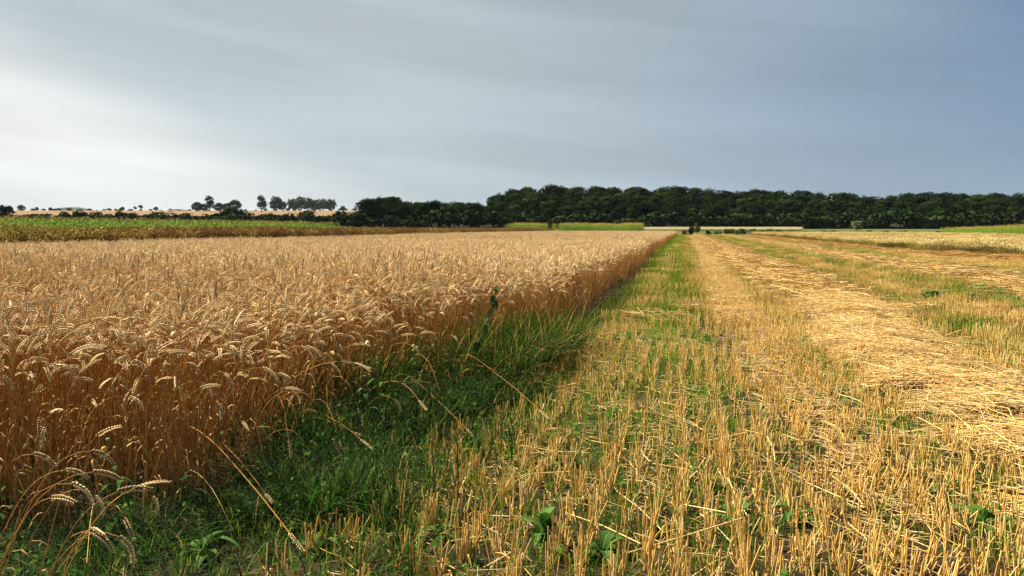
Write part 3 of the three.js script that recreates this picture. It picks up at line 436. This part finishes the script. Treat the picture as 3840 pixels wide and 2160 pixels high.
{
  const r = rng(930); let n = 0;
  const woodLabel = 'dark green broadleaf tree standing in the dense wood on the low hill', frontLabel = 'dark broadleaf tree in the lower end of the wood next to the hedge';
  for (const [D, h] of [[236, 7.8], [243, 8.4], [252, 8.6]]) for (let l = -0.176 * D; l < -0.045 * D; l += 3.9) plantTree(woodKinds[Math.floor(r() * 5)], 'wood_tree', frontLabel, 'tree', l + (r() - 0.5) * 2, D + (r() - 0.5) * 4, h * (0.88 + r() * 0.22) * (l < -0.14 * D ? 1.06 : 0.96), r() * 6.28, 'trees at the lower end of the wood', 1.3);
  const rowsD = [[257, 6.4, 6.2], [264, 8.6, 5.6], [275, 10.2, 6.0], [290, 11.2, 6.2], [310, 12.2, 5.2], [336, 12.9, 4.8]];
  for (const [D, h, step] of rowsD) for (let l = (-0.04 + (D - 256) * 0.0002) * D; l < 0.7 * D; l += step) {
    const t = l / D, dip = 1 - 0.17 * ss(0.12, 0.42, t) - 0.09 * Math.exp(-Math.pow((t - 0.455) / 0.03, 2)), rise = 0.62 + 0.38 * ss(-0.045, 0.03, t); if (n > 272) continue; n++;
    plantTree(woodKinds[Math.floor(r() * 5)], 'wood_tree', woodLabel, 'tree', l + (r() - 0.5) * 3, D + (r() - 0.5) * 5, h * dip * rise * (D > 285 ? 0.97 + r() * 0.06 : 0.82 + r() * 0.3), r() * 6.28, 'trees of the dense wood', 1.15 + r() * 0.4);
  }
  for (let l = -44; l < 178; l += 2.3 + r() * 1.6) plantTree(bushKinds[Math.floor(r() * 4)], 'woodland_shrub', 'dark shrub filling the foot of the wood', 'shrub', l, (l < -9 ? 230 : 250) + r() * 4, 2.6 + r() * 2.6, r() * 6.28, 'shrubs along the foot of the wood', 1.35);
}
{ // hedge from the wood away to the left, with taller bushes in it
  const r = rng(940), px = (p, D) => (p - 1920) / 2990 * D;
  for (let p = -60; p < 1400; p += 13 + r() * 10) { const D = mix(352, 262, ss(500, 1100, p)), h = mix(3.5, 3.7, ss(600, 1250, p)) * (0.82 + r() * 0.4); plantTree(bushKinds[Math.floor(r() * 4)], 'hedge_bush', 'low dark bush in the hedge between the maize and the far tan field', 'bush', px(p, D), D + r() * 6, h, r() * 6.28, 'bushes of the long hedge', 1.15); }
  const tall = [
    [22, 345, 6.6, 1.0, 'big rounded dark bush at the end of the hedge by the thin pole'], [108, 352, 2.7, 1, 'small bush standing up from the hedge right of the thin pole'], [248, 350, 4.1, 0.9, 'pointed olive bush standing alone in the hedge'],
    [302, 350, 4.4, 0.9, 'first of three close bushes standing above the hedge'], [322, 352, 3.8, 0.85, 'middle of three close bushes standing above the hedge'], [366, 350, 4.3, 0.9, 'third of three bushes standing above the hedge, slightly apart'],
    [412, 352, 3.1, 1, 'low bush between two taller hedge bushes'], [457, 350, 4.4, 0.8, 'narrow dark bush above the hedge midway to the white van'], [505, 350, 3.3, 0.9, 'wispy small bush above the hedge'],
    [602, 340, 4.2, 1.35, 'broad dome-shaped bush in front of the white van'], [704, 325, 3.6, 1.1, 'rounded bush in the hedge right of the white van'], [872, 300, 5.6, 1.2, 'large bushy thicket rising at the thick end of the hedge'],
    [905, 290, 4.6, 0.9, 'leafy bush beside the large thicket in the hedge'], [935, 285, 4.3, 0.8, 'dark narrow bush between thicket and tall thin tree'], [1160, 268, 4.6, 1.1, 'pale green bush in the hedge below the hazy tree clump'],
    [1310, 262, 3.6, 0.9, 'upright bush near the end of the hedge before the wood'], [1350, 258, 4.0, 1, 'full bush where the hedge meets the wood'], [1275, 264, 4.6, 0.8, 'small round bush between hazy clump and wood'],
  ];
  tall.forEach(([p, D, h, w, label], i) => plantTree(bushKinds[i % 4], 'hedgerow_bush', label, 'bush', px(p, D), D, h * 0.9 + 1.3, r() * 6.28, 'taller bushes in the hedge', w));
  for (let p = -40; p < 1390; p += 16 + r() * 26) { const D = 935 + r() * 40; plantTree(bushKinds[Math.floor(r() * 4)], 'skyline_shrub', 'tiny shrub on the skyline edge of the far tan field', 'shrub', px(p, D), D, 1.6 + r() * 2.2, r() * 6.28, 'shrubs along the far skyline', 1.6); }
  // trees on the far tan slope
  const pollard = treeKind(951, { rx: 3.4, ry: 2.7, cy: 3.7, H: 5, trunk: 0.3, blobs: 20, rb: 1.3, cards: 800, size: 0.7, c: [0.03, 0.045, 0.022], floor: 0.5 }), odd = treeKind(953, { rx: 3.4, ry: 7, cy: 9, H: 13, trunk: 0.4, blobs: 22, rb: 1.9, cards: 1100, size: 0.8, c: [0.03, 0.045, 0.022], floor: 0.6 });
  const clump = treeKind(955, { rx: 4.2, ry: 5, cy: 5, H: 9, trunk: 0.3, blobs: 34, rb: 1.6, cards: 1200, size: 0.8, c: [0.06, 0.082, 0.05], floor: 0.3 });
  const far = [
    [pollard, 742, 900, 8.6, 'round-headed tree on the far field, first of the row'], [pollard, 769, 905, 7.2, 'small round tree at the foot of the tall ragged tree'], [odd, 791, 900, 16, 'tall ragged tree leaning above the round-headed trees'], [pollard, 824, 895, 8.0, 'round-headed tree on a bare trunk right of the ragged tree'],
    [pollard, 853, 900, 7.6, 'squat tree between the bare-trunked tree and the wide one'], [pollard, 884, 880, 10.5, 'wide spreading tree at the end of the far row'], [odd, 985, 820, 16, 'tall thin pale tree beside the hazy clump'],
    [clump, 1040, 1000, 15.5, 'broad tree at the near end of the hazy clump'], [clump, 1062, 1010, 11, 'low tree inside the hazy clump'], [clump, 1102, 1000, 13, 'slim tree in the middle of the hazy clump'], [clump, 1132, 1005, 15.5, 'tallest tree of the hazy clump'], [clump, 1160, 1000, 14, 'full tree right of the tallest in the hazy clump'], [clump, 1188, 1010, 12.5, 'rounded tree in the hazy clump second from its end'], [clump, 1215, 1000, 13, 'tree near the end of the hazy clump'], [clump, 1243, 1005, 12.8, 'last tree of the hazy clump towards the wood'],
    [pollard, 88, 960, 6, 'far small tree beyond the big hedge bush'], [pollard, 146, 990, 3.8, 'tiny tree on the skyline of the far field'], [pollard, 196, 990, 3.4, 'tiny pointed tree on the far skyline'], [woodKinds[1], 515, 990, 5, 'small bluish tree on the skyline by the far row'], [woodKinds[0], 533, 990, 6.5, 'slender bluish tree on the far skyline'], [pollard, 590, 985, 4, 'low bluish tree on the skyline by the van'], [pollard, 465, 985, 4, 'single low tree on the open skyline'], [pollard, 1290, 950, 5, 'low far tree between the clump and the wood'], [pollard, 1365, 960, 4.6, 'low far tree close beside the wood'],
  ];
  for (const [k, p, D, h, label] of far) plantTree(k, 'field_tree', label, 'tree', px(p, D), D, h * 1.15, r() * 6.28, 'trees on the far slope', k === odd ? 1.15 : k === pollard ? 1.3 : 1.1);
}
{ // scrub beyond the end of the stubble and in front of the wood
  const r = rng(960), px = (p, D) => (p - 1920) / 2990 * D;
  const willow = { crown: crownGeo(961, { rx: 1.4, ry: 1.25, cy: 1.45, blobs: 22, rb: 0.5, cards: 620, size: 0.22, c: WILLOW, top: 1, floor: 0.1 }), trunk: trunkGeo(962, 1.6, 0.08, 1.2), H: 2.7 };
  plantTree(willow, 'willow_bush', 'silvery green willow bush alone in front of the dark wood', 'bush', px(3209, 215), 215, 2.9, 1, null, 1.05);
  const scrub = { crown: crownGeo(965, { rx: 1.25, ry: 0.95, cy: 0.95, blobs: 16, rb: 0.5, cards: 420, size: 0.26, c: [0.055, 0.08, 0.022], floor: 0.03 }), H: 1.95 };
  const upright = { crown: crownGeo(963, { rx: 0.75, ry: 1.25, cy: 1.6, blobs: 16, rb: 0.38, cards: 420, size: 0.2, c: [0.05, 0.075, 0.02], top: 1, floor: 0.1 }), trunk: trunkGeo(964, 1.6, 0.07, 0.8), H: 2.85 };
  plantTree(upright, 'young_tree', 'small upright tree at the far end of the stubble, taller of a pair', 'tree', px(2613, 168), 168, 2.75, 0.4, null, 0.9);
  plantTree(bushKinds[1], 'scrub_bush', 'leaning bush beside the small upright tree at the stubble end', 'bush', px(2592, 170), 170, 1.9, 2, null, 0.75);
  plantTree(scrub, 'scrub_bush', 'green bush at the far corner of the wheat', 'bush', px(2563, 164), 164, 1.1, 3, null, 0.9);
  plantTree(bushKinds[0], 'scrub_bush', 'low dark bush under the small upright tree', 'bush', px(2588, 162), 162, 0.55, 3, null, 1.4);
  plantTree(bushKinds[3], 'scrub_bush', 'tiny upright bush right of the small upright tree', 'bush', px(2651, 160), 160, 1.1, 1, null, 0.55);
  for (let p = 2660; p < 3620; p += 13 + r() * 22) { const D = 178 + r() * 12; plantTree(scrub, 'field_shrub', 'low green shrub in the line beyond the oats', 'shrub', px(p, D), D, (0.55 + r() * 0.6) * (p < 2920 ? 1.1 : 0.8), r() * 6.28, 'shrubs in the line beyond the oats', 1.7); }
}
{ // far blue hills: low ridges covered by distant woods
  const ridge = (t0, t1, D, h) => { const us = span(t0, t1, 60), g = sheet(us, span(0, 1, 8), (t, v) => { const d = D + v * 900, [x, z] = frame(t * d, d), e = Math.sin(Math.PI * Math.min(1, Math.max(0, (t - t0) / (t1 - t0)))) ** 0.35; return [x, 10 + (h - 10) * e * Math.sin(Math.PI * (0.06 + 0.94 * v)) ** 0.4 * (0.97 + 0.06 * fbm(t * 160, v * 4, 99)), z]; }, 0.004); return g; };
  const woodTex = soilTexture(17, [0.012, 0.02, 0.012], [0.015, 0.024, 0.014], 2000), hm = new THREE.MeshPhysicalMaterial({ map: woodTex, roughness: 1, specularIntensity: 0.05 });
  structure('hill', ridge(-0.6, -0.5, 5200, 150), hm); structure('hill', ridge(-0.45, -0.385, 5600, 146), hm); structure('hill', ridge(-0.74, -0.61, 6200, 158), hm);
}
{ // thin poles on the far field and the white van
  const wood = new THREE.MeshStandardMaterial({ color: new THREE.Color().setRGB(0.06, 0.05, 0.045), roughness: 0.9 }), px = (p, D) => (p - 1920) / 2990 * D;
  const poles = [[71, 'thin dark pole standing beside the big rounded hedge bush'], [656, 'dark pole standing right against the white van'], [728, 'thin pole between the van and the round-headed trees'], [828, 'thin pole rising from the hedge below the bare-trunked tree'], [497, 'thin pole by the wispy small hedge bush'], [1262, 'short pole at the end of the hazy tree clump']];
  for (const [p, label] of poles) { const D = 380, [x, z] = frame(px(p, D), D), o = thing('pole', label, 'pole', x, land(x, z), z, 0, 'poles along the far hedge'); part('post', new THREE.CylinderGeometry(0.1, 0.13, 4.6, 8).translate(0, 2.2, 0), wood, o); part('crossbar', new THREE.BoxGeometry(0.7, 0.1, 0.1).translate(0, 4.15, 0.17), wood, o); }
  const D = 800, [x, z] = frame(px(645, D), D), van = thing('van', 'white van parked on the far tan field beside a dark pole', 'van', x, land(x, z) + 1.0, z, -YAW + 0.3);
  const paint = new THREE.MeshPhysicalMaterial({ color: 0xf2f4f6, roughness: 0.35, clearcoat: 0.5 }), glass = new THREE.MeshStandardMaterial({ color: 0x1a2a3a, roughness: 0.15 }), tyre = new THREE.MeshStandardMaterial({ color: 0x111111, roughness: 0.9 });
  const sh = new THREE.Shape(); sh.moveTo(-2.5, 0.45); sh.lineTo(2.5, 0.45); sh.lineTo(2.5, 1.25); sh.lineTo(1.75, 1.4); sh.lineTo(1.15, 2.35); sh.lineTo(-2.4, 2.45); sh.lineTo(-2.5, 2.2); sh.closePath();
  part('body', new THREE.ExtrudeGeometry(sh, { depth: 1.8, bevelEnabled: true, bevelSize: 0.06, bevelThickness: 0.06, bevelSegments: 2 }).translate(0, 0, -0.9), paint, van);
  part('side_window', new THREE.BoxGeometry(0.8, 0.55, 0.03).translate(1.0, 1.75, 0.98), glass, van); part('side_window', new THREE.BoxGeometry(0.8, 0.55, 0.03).translate(1.0, 1.75, -0.98), glass, van);
  part('windscreen', new THREE.BoxGeometry(0.04, 1.0, 1.5).rotateZ(0.56).translate(1.53, 1.88, 0), glass, van);
  for (const wx of [-1.6, 1.6]) for (const wz of [-0.88, 0.88]) part('wheel', new THREE.CylinderGeometry(0.36, 0.36, 0.24, 20).rotateX(Math.PI / 2).translate(wx, 0.36, wz), tyre, van);
}

// ---------------------------------------------------------------- single wheat stalks at the cut edge
{
  const r = rng(1001), kinds = [];
  for (let k = 0; k < 22; k++) { const q = rng(1010 + k), g = { stem: new GB(), ear: new GB(), leaves: [] }; growStalk(g, q, 0, { phi: 0, bend: 1.0 + q() * 1.9, lean: 0.05 + q() * 0.2 }); kinds.push({ stem: g.stem.geo(), ear: g.ear.geo(), leaves: g.leaves.map(l => l.geo()) }); }
  const put = (k, x, z, turn, s, label, group) => { const o = thing('wheat_stalk', label, 'wheat stalk', x, 0, z, turn, group); o.scale.setScalar(s); part('stem', k.stem, M.straw, o); part('ear', k.ear, M.ear, o); for (const l of k.leaves) part('leaf', l, M.straw, o); return o; };
  let n = 0;
  for (let tries = 0; n < 270 && tries < 4000; tries++) {
    const ze = -2.7 - r() * 2.9, f = ss(-3.9, -3.3, ze), d = Math.pow(r(), 1.3) * 0.9, x = edgeX(ze) - 0.02 - d * mix(1, 0.45, f), z = ze - d * mix(0, 0.9, f); if (-x > -z * 1.0 + 0.25) continue; n++;
    const out = d < 0.3 ? 1 : 0, far = r() < 0.3 ? 1 : 0.35, o = put(kinds[Math.floor(r() * kinds.length)], x, z, (r() + r() + r() - 1.5) * 2.1 - 0.5, (0.9 + r() * 0.22) * (out ? 0.96 : 1), 'ripe wheat stalk with a nodding ear at the cut edge of the field', 'wheat stalks along the near cut edge');
    o.rotation.x = (r() - 0.5) * 0.2 + out * far * r() * mix(0.25, 0.75, f); o.rotation.z = (r() - 0.5) * 0.2 - out * far * r() * 0.7;
  }
  for (let k = 0; k < 15; k++) {                    // the outer corner, closest to the standpoint
    const z = -1.75 - r() * 0.75, o = put(kinds[Math.floor(r() * kinds.length)], -1.0 * -z + 0.12 - r() * 0.45, z, (r() - 0.5) * 1.2, 0.8 + r() * 0.16, 'large wheat stalk drooping at the very corner of the crop', 'drooping stalks at the crop corner');
    o.rotation.z = -0.08 - r() * 0.35; o.rotation.x = (r() - 0.5) * 0.3;
  }
  for (let k = 0; k < 20; k++) {                    // dry straws that have slumped out over the grass
    const z = -2.9 - r() * 3.6, x = edgeX(z) - 0.05, h = 0.15 + r() * 0.4, reach = 0.3 + r() * 0.65, a = -0.2 - r() * 0.9, g = new GB(), dx = Math.cos(a) * reach, dz = -Math.sin(a) * reach, o = thing('slumped_straw', 'thin dry straw slumped out of the crop over the dark grass', 'straw', x, 0, z, 0, 'dry straws slumped over the dark grass');
    const c = new THREE.CatmullRomCurve3([V(0, 0, 0), V(dx * 0.2, h * 0.8, dz * 0.2), V(dx * 0.6, h * (0.7 + r() * 0.3), dz * 0.6), V(dx, h * (0.1 + r() * 0.5), dz)]), pts = []; for (let i = 0; i <= 10; i++) pts.push(c.getPointAt(i / 10));
    g.tube(pts, 0.0017, 4, vary(r() < 0.25 ? STUB : STEM, r, 0.25)); part('stem', g.geo(), M.straw, o);
    if (r() < 0.35) { const e = new GB(); for (let i = 0; i < 15; i++) { const u = 0.9 + i / 15 * 0.099, p = c.getPointAt(u), t = c.getTangentAt(u), S = V(t.z, 0.3, -t.x).normalize(), sg = i % 2 ? 1 : -1; e.seed(p.addScaledVector(S, sg * 0.002), V().copy(t).addScaledVector(S, sg * 0.5), 0.014, 0.0034, 0.0046, S, 5, vary(EAR, r, 0.15)); } part('ear', e.geo(), M.ear, o); }
  }
  // stalks that lean or have fallen out of the crop over the grass
  const lean = [
    [-2.52, -3.62, [[0, 0, 0], [0.02, 0.4, 0.02], [0.22, 0.4, 0.14], [0.6, 0.24, 0.36], [1.0, 0.09, 0.66]], 'long fallen wheat stalk lying slantwise over the dark grass, ear lowest'],
    [-2.48, -3.85, [[0, 0, 0], [0.04, 0.27, 0.05], [0.2, 0.25, 0.16], [0.55, 0.1, 0.4]], 'shorter fallen wheat stalk lying just above the long fallen one'],
    [-2.62, -4.35, [[0, 0, 0], [0.15, 0.3, 0.02], [0.42, 0.58, 0.05], [0.7, 0.66, 0.06], [0.86, 0.62, 0.06]], 'wheat stalk arching far out over the grass with its ear held level'],
    [-2.3, -5.2, [[0, 0, 0], [0.2, 0.32, 0.1], [0.5, 0.42, 0.3], [0.72, 0.28, 0.44]], 'bent wheat stalk arching out towards the stubble beside the tall weed'],
    [-2.1, -5.75, [[0, 0, 0], [0.1, 0.3, 0.15], [0.45, 0.22, 0.5], [0.8, 0.08, 0.85]], 'broken wheat stalk slanting down out of the crop corner'],
    [-1.85, -6.2, [[0, 0, 0], [0.12, 0.42, 0.1], [0.5, 0.3, 0.35], [0.95, 0.07, 0.7]], 'long pale straw slanting from the green grass down to the stubble'],
  ];
  lean.forEach(([x, z, p, label]) => {
    const q = rng(1100 + Math.round(x * -100)), crv = new THREE.CatmullRomCurve3(p.map(a => V(...a))), o = thing('fallen_wheat_stalk', label, 'wheat stalk', x, 0, z), s = new GB(), e = new GB(), pts = [];
    for (let i = 0; i <= 16; i++) pts.push(crv.getPointAt(i / 16 * 0.92)); s.tube(pts, 0.002, 5, vary(STEM, q, 0.15)); part('stem', s.geo(), M.straw, o);
    for (let i = 0; i < 18; i++) { const u = 0.91 + i / 18 * 0.085, c = crv.getPointAt(u), t = crv.getTangentAt(u), S = V(t.z, 0.3, -t.x).normalize(), sg = i % 2 ? 1 : -1; e.seed(c.addScaledVector(S, sg * 0.002), V().copy(t).addScaledVector(S, sg * 0.45), 0.015, 0.0036, 0.0048, S, 5, vary(EAR, q, 0.15)); } part('ear', e.geo(), M.ear, o);
  });
}
{ // single stubble plants and loose straws
  const r = rng(1201), stems = [];
  for (let k = 0; k < 12; k++) { const q = rng(1210 + k), g = new GB(); stub(g, q, V(0, 0, 0), 0.11 + q() * 0.1, 0.0027 + q() * 0.0014, 6, vary(k % 3 ? STUB : PALESTRAW, q, 0.2)); stems.push(g.geo()); }
  let n = 0;
  for (let t = 0; n < 250 && t < 3000; t++) {
    const z = -3.05 - r() * 2.2, x = rowed(-1.7 + r() * 4) + (r() - 0.5) * 0.04; if (x < edgeX(z) + 0.55 || x > -z * 0.42 + 0.05 || (x < -1.0 && r() < 0.6)) continue; n++;
    const o = thing('stubble_plant', 'cut wheat plant of a few short golden stems in the stubble', 'stubble', x, 0, z, r() * 6.28, 'cut wheat plants nearest in the stubble'), m = 3 + Math.floor(r() * 3);
    for (let i = 0; i < m; i++) { const s = part('stem', stems[Math.floor(r() * 12)], M.straw, o); s.position.set((r() - 0.5) * 0.045, 0, (r() - 0.5) * 0.045); s.rotation.set((r() - 0.5) * 0.3, r() * 6.28, (r() - 0.5) * 0.3); s.scale.y = 0.7 + r() * 0.45; }
  }
  const loose = []; for (let k = 0; k < 8; k++) { const q = rng(1230 + k), g = new GB(); strawTube(g, q, V(0, 0, 0), V(1, 0, 0), 0.25 + q() * 0.3, 0.0026, 5, vary(PALESTRAW, q, 0.15)); loose.push(g.geo()); }
  for (let k = 0; k < 85; k++) { const z = -3.1 - r() * 3.6, x = -1.3 + r() * (-z * 0.6 + 1.4); if (x < edgeX(z) + 0.6) continue; const o = part(numbered('loose_straw'), loose[k % 8], M.straw, scene); tag(o, 'loose pale straw lying across the stubble', 'straw', 'loose straws on the stubble'); const tilt = r() < 0.5 ? (r() - 0.5) * 0.9 : (r() - 0.5) * 0.15; o.position.set(x, 0.05 + Math.abs(tilt) * 0.13 + r() * 0.05, z); o.rotation.set(0, r() * 6.28, tilt); }
}

// ---------------------------------------------------------------- broad-leaved weeds
const leafKinds = [0, 1, 2, 3, 4, 5].map(k => { // lance-shaped leaf with a channel along its rib and a wavy margin, along +X, base at the origin
  const q = rng(1300 + k), g = new GB(), n = 8, pts = [], wid = [], lift = 0.4 + q() * 0.9, fall = lift + 0.2 + q() * 0.9;
  for (let i = 0; i <= n; i++) { const s = i / n; pts.push(V(s * 0.9, lift * s - fall * s * s * 0.8 + Math.sin(s * 9 + k) * 0.012, Math.sin(s * 4 + k) * 0.03)); wid.push((0.03 + 0.27 * Math.pow(Math.sin(Math.PI * Math.pow(s, 0.8)), 0.8)) * (1 + 0.16 * Math.sin(i * 2.7 + k)) * (i === n ? 0.05 : 1)); }
  g.ribbon(pts, wid, V(0, 0, 1), vary([0.04, 0.1, 0.014], q, 0.35), 0.3); return g.geo();
});
const ribKinds = leafKinds.map((_, k) => { const g = new GB(), P = leafKinds[k].attributes.position, N = leafKinds[k].attributes.normal, pts = [], wid = []; for (let i = 0; i <= 7; i++) { const j = i * 3 + 1; pts.push(V(P.getX(j) + N.getX(j) * 0.006, P.getY(j) + N.getY(j) * 0.006, P.getZ(j) + N.getZ(j) * 0.006)); wid.push(0.022 * (1 - i / 8)); } g.ribbon(pts, wid, V(0, 0, 1), [0.2, 0.26, 0.1]); return g.geo(); });
const ovalLeaf = [0, 1, 2].map(k => { const q = rng(1320 + k), g = new GB(), pts = [], wid = []; for (let i = 0; i <= 6; i++) { const s = i / 6; pts.push(V(s, 0.15 * s - 0.35 * s * s, 0)); wid.push(0.03 + 0.62 * Math.pow(Math.sin(Math.PI * Math.min(1, Math.pow(s, 0.6))), 0.9)); } g.ribbon(pts, wid, V(0, 0, 1), vary([0.034, 0.085, 0.018], q, 0.3), 0.25); return g.geo(); });
function rosette(name, label, category, x, z, size, n, seed, group, up = 0.3, ribs = false) { const q = rng(seed), o = thing(name, label, category, x, 0.005, z, q() * 6.28, group); for (let i = 0; i < n; i++) { const kk = Math.floor(q() * 6), l = part('leaf', leafKinds[kk], M.leaf, o), s = size * (0.6 + q() * 0.55); l.scale.set(s, s, s * (0.85 + q() * 0.3)); l.rotation.order = 'YXZ'; l.rotation.set((q() - 0.5) * 0.4, i / n * 6.283 + q() * 0.6, up * (0.3 + q() * 1.3)); if (ribs) part('midrib', ribKinds[kk], M.leaf, l); } return o; }
{
  const named = [
    [-0.59, -3.42, 0.26, 7, 0.95, 'weed with one tall dark leaf standing straight up in the stubble'], [-0.33, -3.38, 0.2, 8, 0.35, 'leafy weed rosette right of the weed with the tall upright leaf'], [0.26, -3.86, 0.22, 9, 0.55, 'large dark green dock-like weed, first of two neighbours'], [0.56, -4.02, 0.21, 8, 0.5, 'large green weed beside its darker neighbour, nearer the windrow'],
    [-0.64, -4.72, 0.2, 7, 0.3, 'flat broad-leaved weed among the sunlit stubble rows'], [-1.07, -3.44, 0.15, 6, 0.4, 'small weed at the border of dark grass and stubble'], [-1.12, -5.57, 0.18, 7, 0.3, 'dark weed near the corner of the wheat'], [-0.5, -6.05, 0.19, 7, 0.3, 'spreading dark weed on the green strip'],
    [0.62, -6.3, 0.18, 6, 0.4, 'small dark weed between green strip and wheel track'], [1.5, -6.1, 0.2, 5, 0.4, 'weed with a long leaf at the edge of the windrow'], [2.15, -6.9, 0.16, 6, 0.6, 'green weed poking up through the windrow straw'], [1.42, -4.08, 0.2, 7, 0.7, 'upright weed at the ragged end of the windrow'],
    [1.3, -4.45, 0.15, 6, 0.6, 'smaller weed behind the upright one by the windrow'], [-0.43, -7.35, 0.18, 7, 0.4, 'dark weed in the middle of the green strip'], [-0.1, -3.72, 0.14, 6, 0.4, 'little weed between the tall-leaved weed and the large dark one'], [-1.2, -5.35, 0.14, 6, 0.3, 'low weed beside the dark weed at the wheat corner'],
    [-1.55, -3.15, 0.17, 7, 0.5, 'weed rosette in the shaded grass below the fallen stalk'], [-2.0, -3.0, 0.2, 7, 0.7, 'leafy weed at the foot of the shaded wheat'],
  ];
  named.forEach(([x, z, s, n, up, label], i) => rosette('broadleaf_weed', label, 'weed', x, z, s * 0.8, n, 1400 + i, 'broad-leaved weeds in the stubble', up, true));
  const lead = scene.getObjectByName('broadleaf_weed'), l = part('leaf', leafKinds[1], M.leaf, lead); l.scale.set(0.25, 0.25, 0.2); l.rotation.order = 'YXZ'; l.rotation.set(0, 1.2, 1.35); part('midrib', ribKinds[1], M.leaf, l);
  const r = rng(1450);
  for (let k = 0; k < 80; k++) { const z = -4.2 - Math.pow(r(), 1.4) * 15, x = -1.2 + r() * (-z * 0.5 + 1.2), d = green(x, z); if (x < edgeX(z) + 0.3 || r() > d + 0.35) continue; rosette('broadleaf_weed', 'small broad-leaved weed scattered on the harvested ground', 'weed', x, z, 0.09 + r() * 0.09, 5 + Math.floor(r() * 3), 1460 + k, 'small weeds scattered over the stubble', 0.35); }
  for (let k = 0; k < 46; k++) { const a = r() * 6.28, d = Math.sqrt(r()), x = 6.0 + Math.cos(a) * d * 1.6, z = -17.6 + Math.sin(a) * d * 3.2; rosette('broadleaf_weed', 'dark broad-leaved weed in the patch beyond the windrow', 'weed', x, z, 0.2 + r() * 0.15, 6, 1560 + k, 'dark weed patch beyond the windrow', 0.5); }
}
{ // climbing bindweed, tall weed, thistle buds, flower head
  const q = rng(1601);
  const b = thing('bindweed', 'dark heart-leaved bindweed climbing out of the grass at the wheat corner', 'weed', -1.62, 0, -6.55), s = new GB(), path = new THREE.CatmullRomCurve3([V(-0.12, 0, 0.06), V(-0.1, 0.4, 0.05), V(-0.02, 0.62, 0), V(0.04, 0.84, -0.03), V(0.07, 0.95, -0.04)]), pts = [];
  for (let i = 0; i <= 14; i++) pts.push(path.getPointAt(i / 14)); s.tube(pts, 0.004, 5, [0.12, 0.09, 0.04]); part('stem', s.geo(), M.bark, b);
  for (let i = 0; i < 24; i++) { const p = path.getPointAt(0.25 + 0.75 * i / 23), l = part('leaf', ovalLeaf[i % 3], M.leaf, b), k = 0.045 + q() * 0.055; l.position.copy(p); l.scale.setScalar(k); l.rotation.order = 'YXZ'; l.rotation.set((q() - 0.5) * 0.6, q() * 6.28, -0.5 - q() * 0.7); }
  const weed = (x, z, h, label, seed, heads) => { const w = rng(seed), o = thing('tall_weed', label, 'weed', x, 0, z, w() * 6.28), g = new GB(), lx = (w() - 0.5) * 0.06; g.tube([V(0, 0, 0), V(lx * 0.4, h * 0.5, 0), V(lx, h, 0.01)], [0.004, 0.003, 0.0016], 5, [0.09, 0.15, 0.04]); part('stem', g.geo(), M.leaf, o);
    for (let i = 0; i < 9; i++) { const t = 0.2 + 0.72 * i / 8, l = part('leaf', leafKinds[i % 6], M.leaf, o), k = 0.16 * (1.1 - t * 0.7); l.position.set(lx * t, h * t, 0); l.scale.set(k, k, k * 0.8); l.rotation.order = 'YXZ'; l.rotation.set(0, i * 2.4, 0.1); }
    heads.forEach(([dx, dy, dz, rad, c]) => { const gg = new GB(); gg.tube([V(lx * 0.8, h * 0.72, 0), V(dx * 0.6, h + dy * 0.3, dz * 0.6), V(dx, h + dy, dz)], 0.0013, 4, [0.1, 0.16, 0.04]); const fs = part('flower_stem', gg.geo(), M.leaf, o); const bud = new THREE.SphereGeometry(rad, 10, 8).scale(1, 1.25, 1); bud.translate(dx, h + dy, dz); part('flower_bud', bud, new THREE.MeshStandardMaterial({ color: new THREE.Color().setRGB(...c), roughness: 0.8 }), fs); });
    return o; };
  weed(-1.99, -4.98, 0.62, 'tall slim green weed with paired leaves in front of the wheat', 1611, [[0.02, 0.03, 0.01, 0.008, [0.12, 0.2, 0.05]]]);
  weed(-2.56, -3.16, 0.36, 'weed with round green buds and one yellow flower among the wheat stems', 1612, [[0.03, 0.1, 0.02, 0.01, [0.16, 0.2, 0.06]], [-0.05, 0.04, 0.03, 0.009, [0.14, 0.2, 0.05]], [0.11, 0.08, 0.0, 0.012, [0.7, 0.4, 0.06]], [0.03, 0.02, 0.05, 0.009, [0.15, 0.2, 0.05]]]);
  weed(-2.05, -4.9, 0.6, 'weed topped by a pale cream seed head before the wheat', 1613, [[0.02, 0.07, 0.0, 0.016, [0.6, 0.5, 0.3]]]);
  weed(-1.85, -5.35, 0.55, 'weed with a cluster of yellow-green buds by the wheat corner', 1614, [[0.02, 0.05, 0.01, 0.01, [0.3, 0.3, 0.08]], [-0.02, 0.03, 0.02, 0.01, [0.3, 0.3, 0.08]], [0.04, 0.02, -0.01, 0.009, [0.25, 0.3, 0.08]]]);
}
scene.fog = new THREE.FogExp2(0xc8d4e0, 0.000028);
renderer.render(scene, camera);
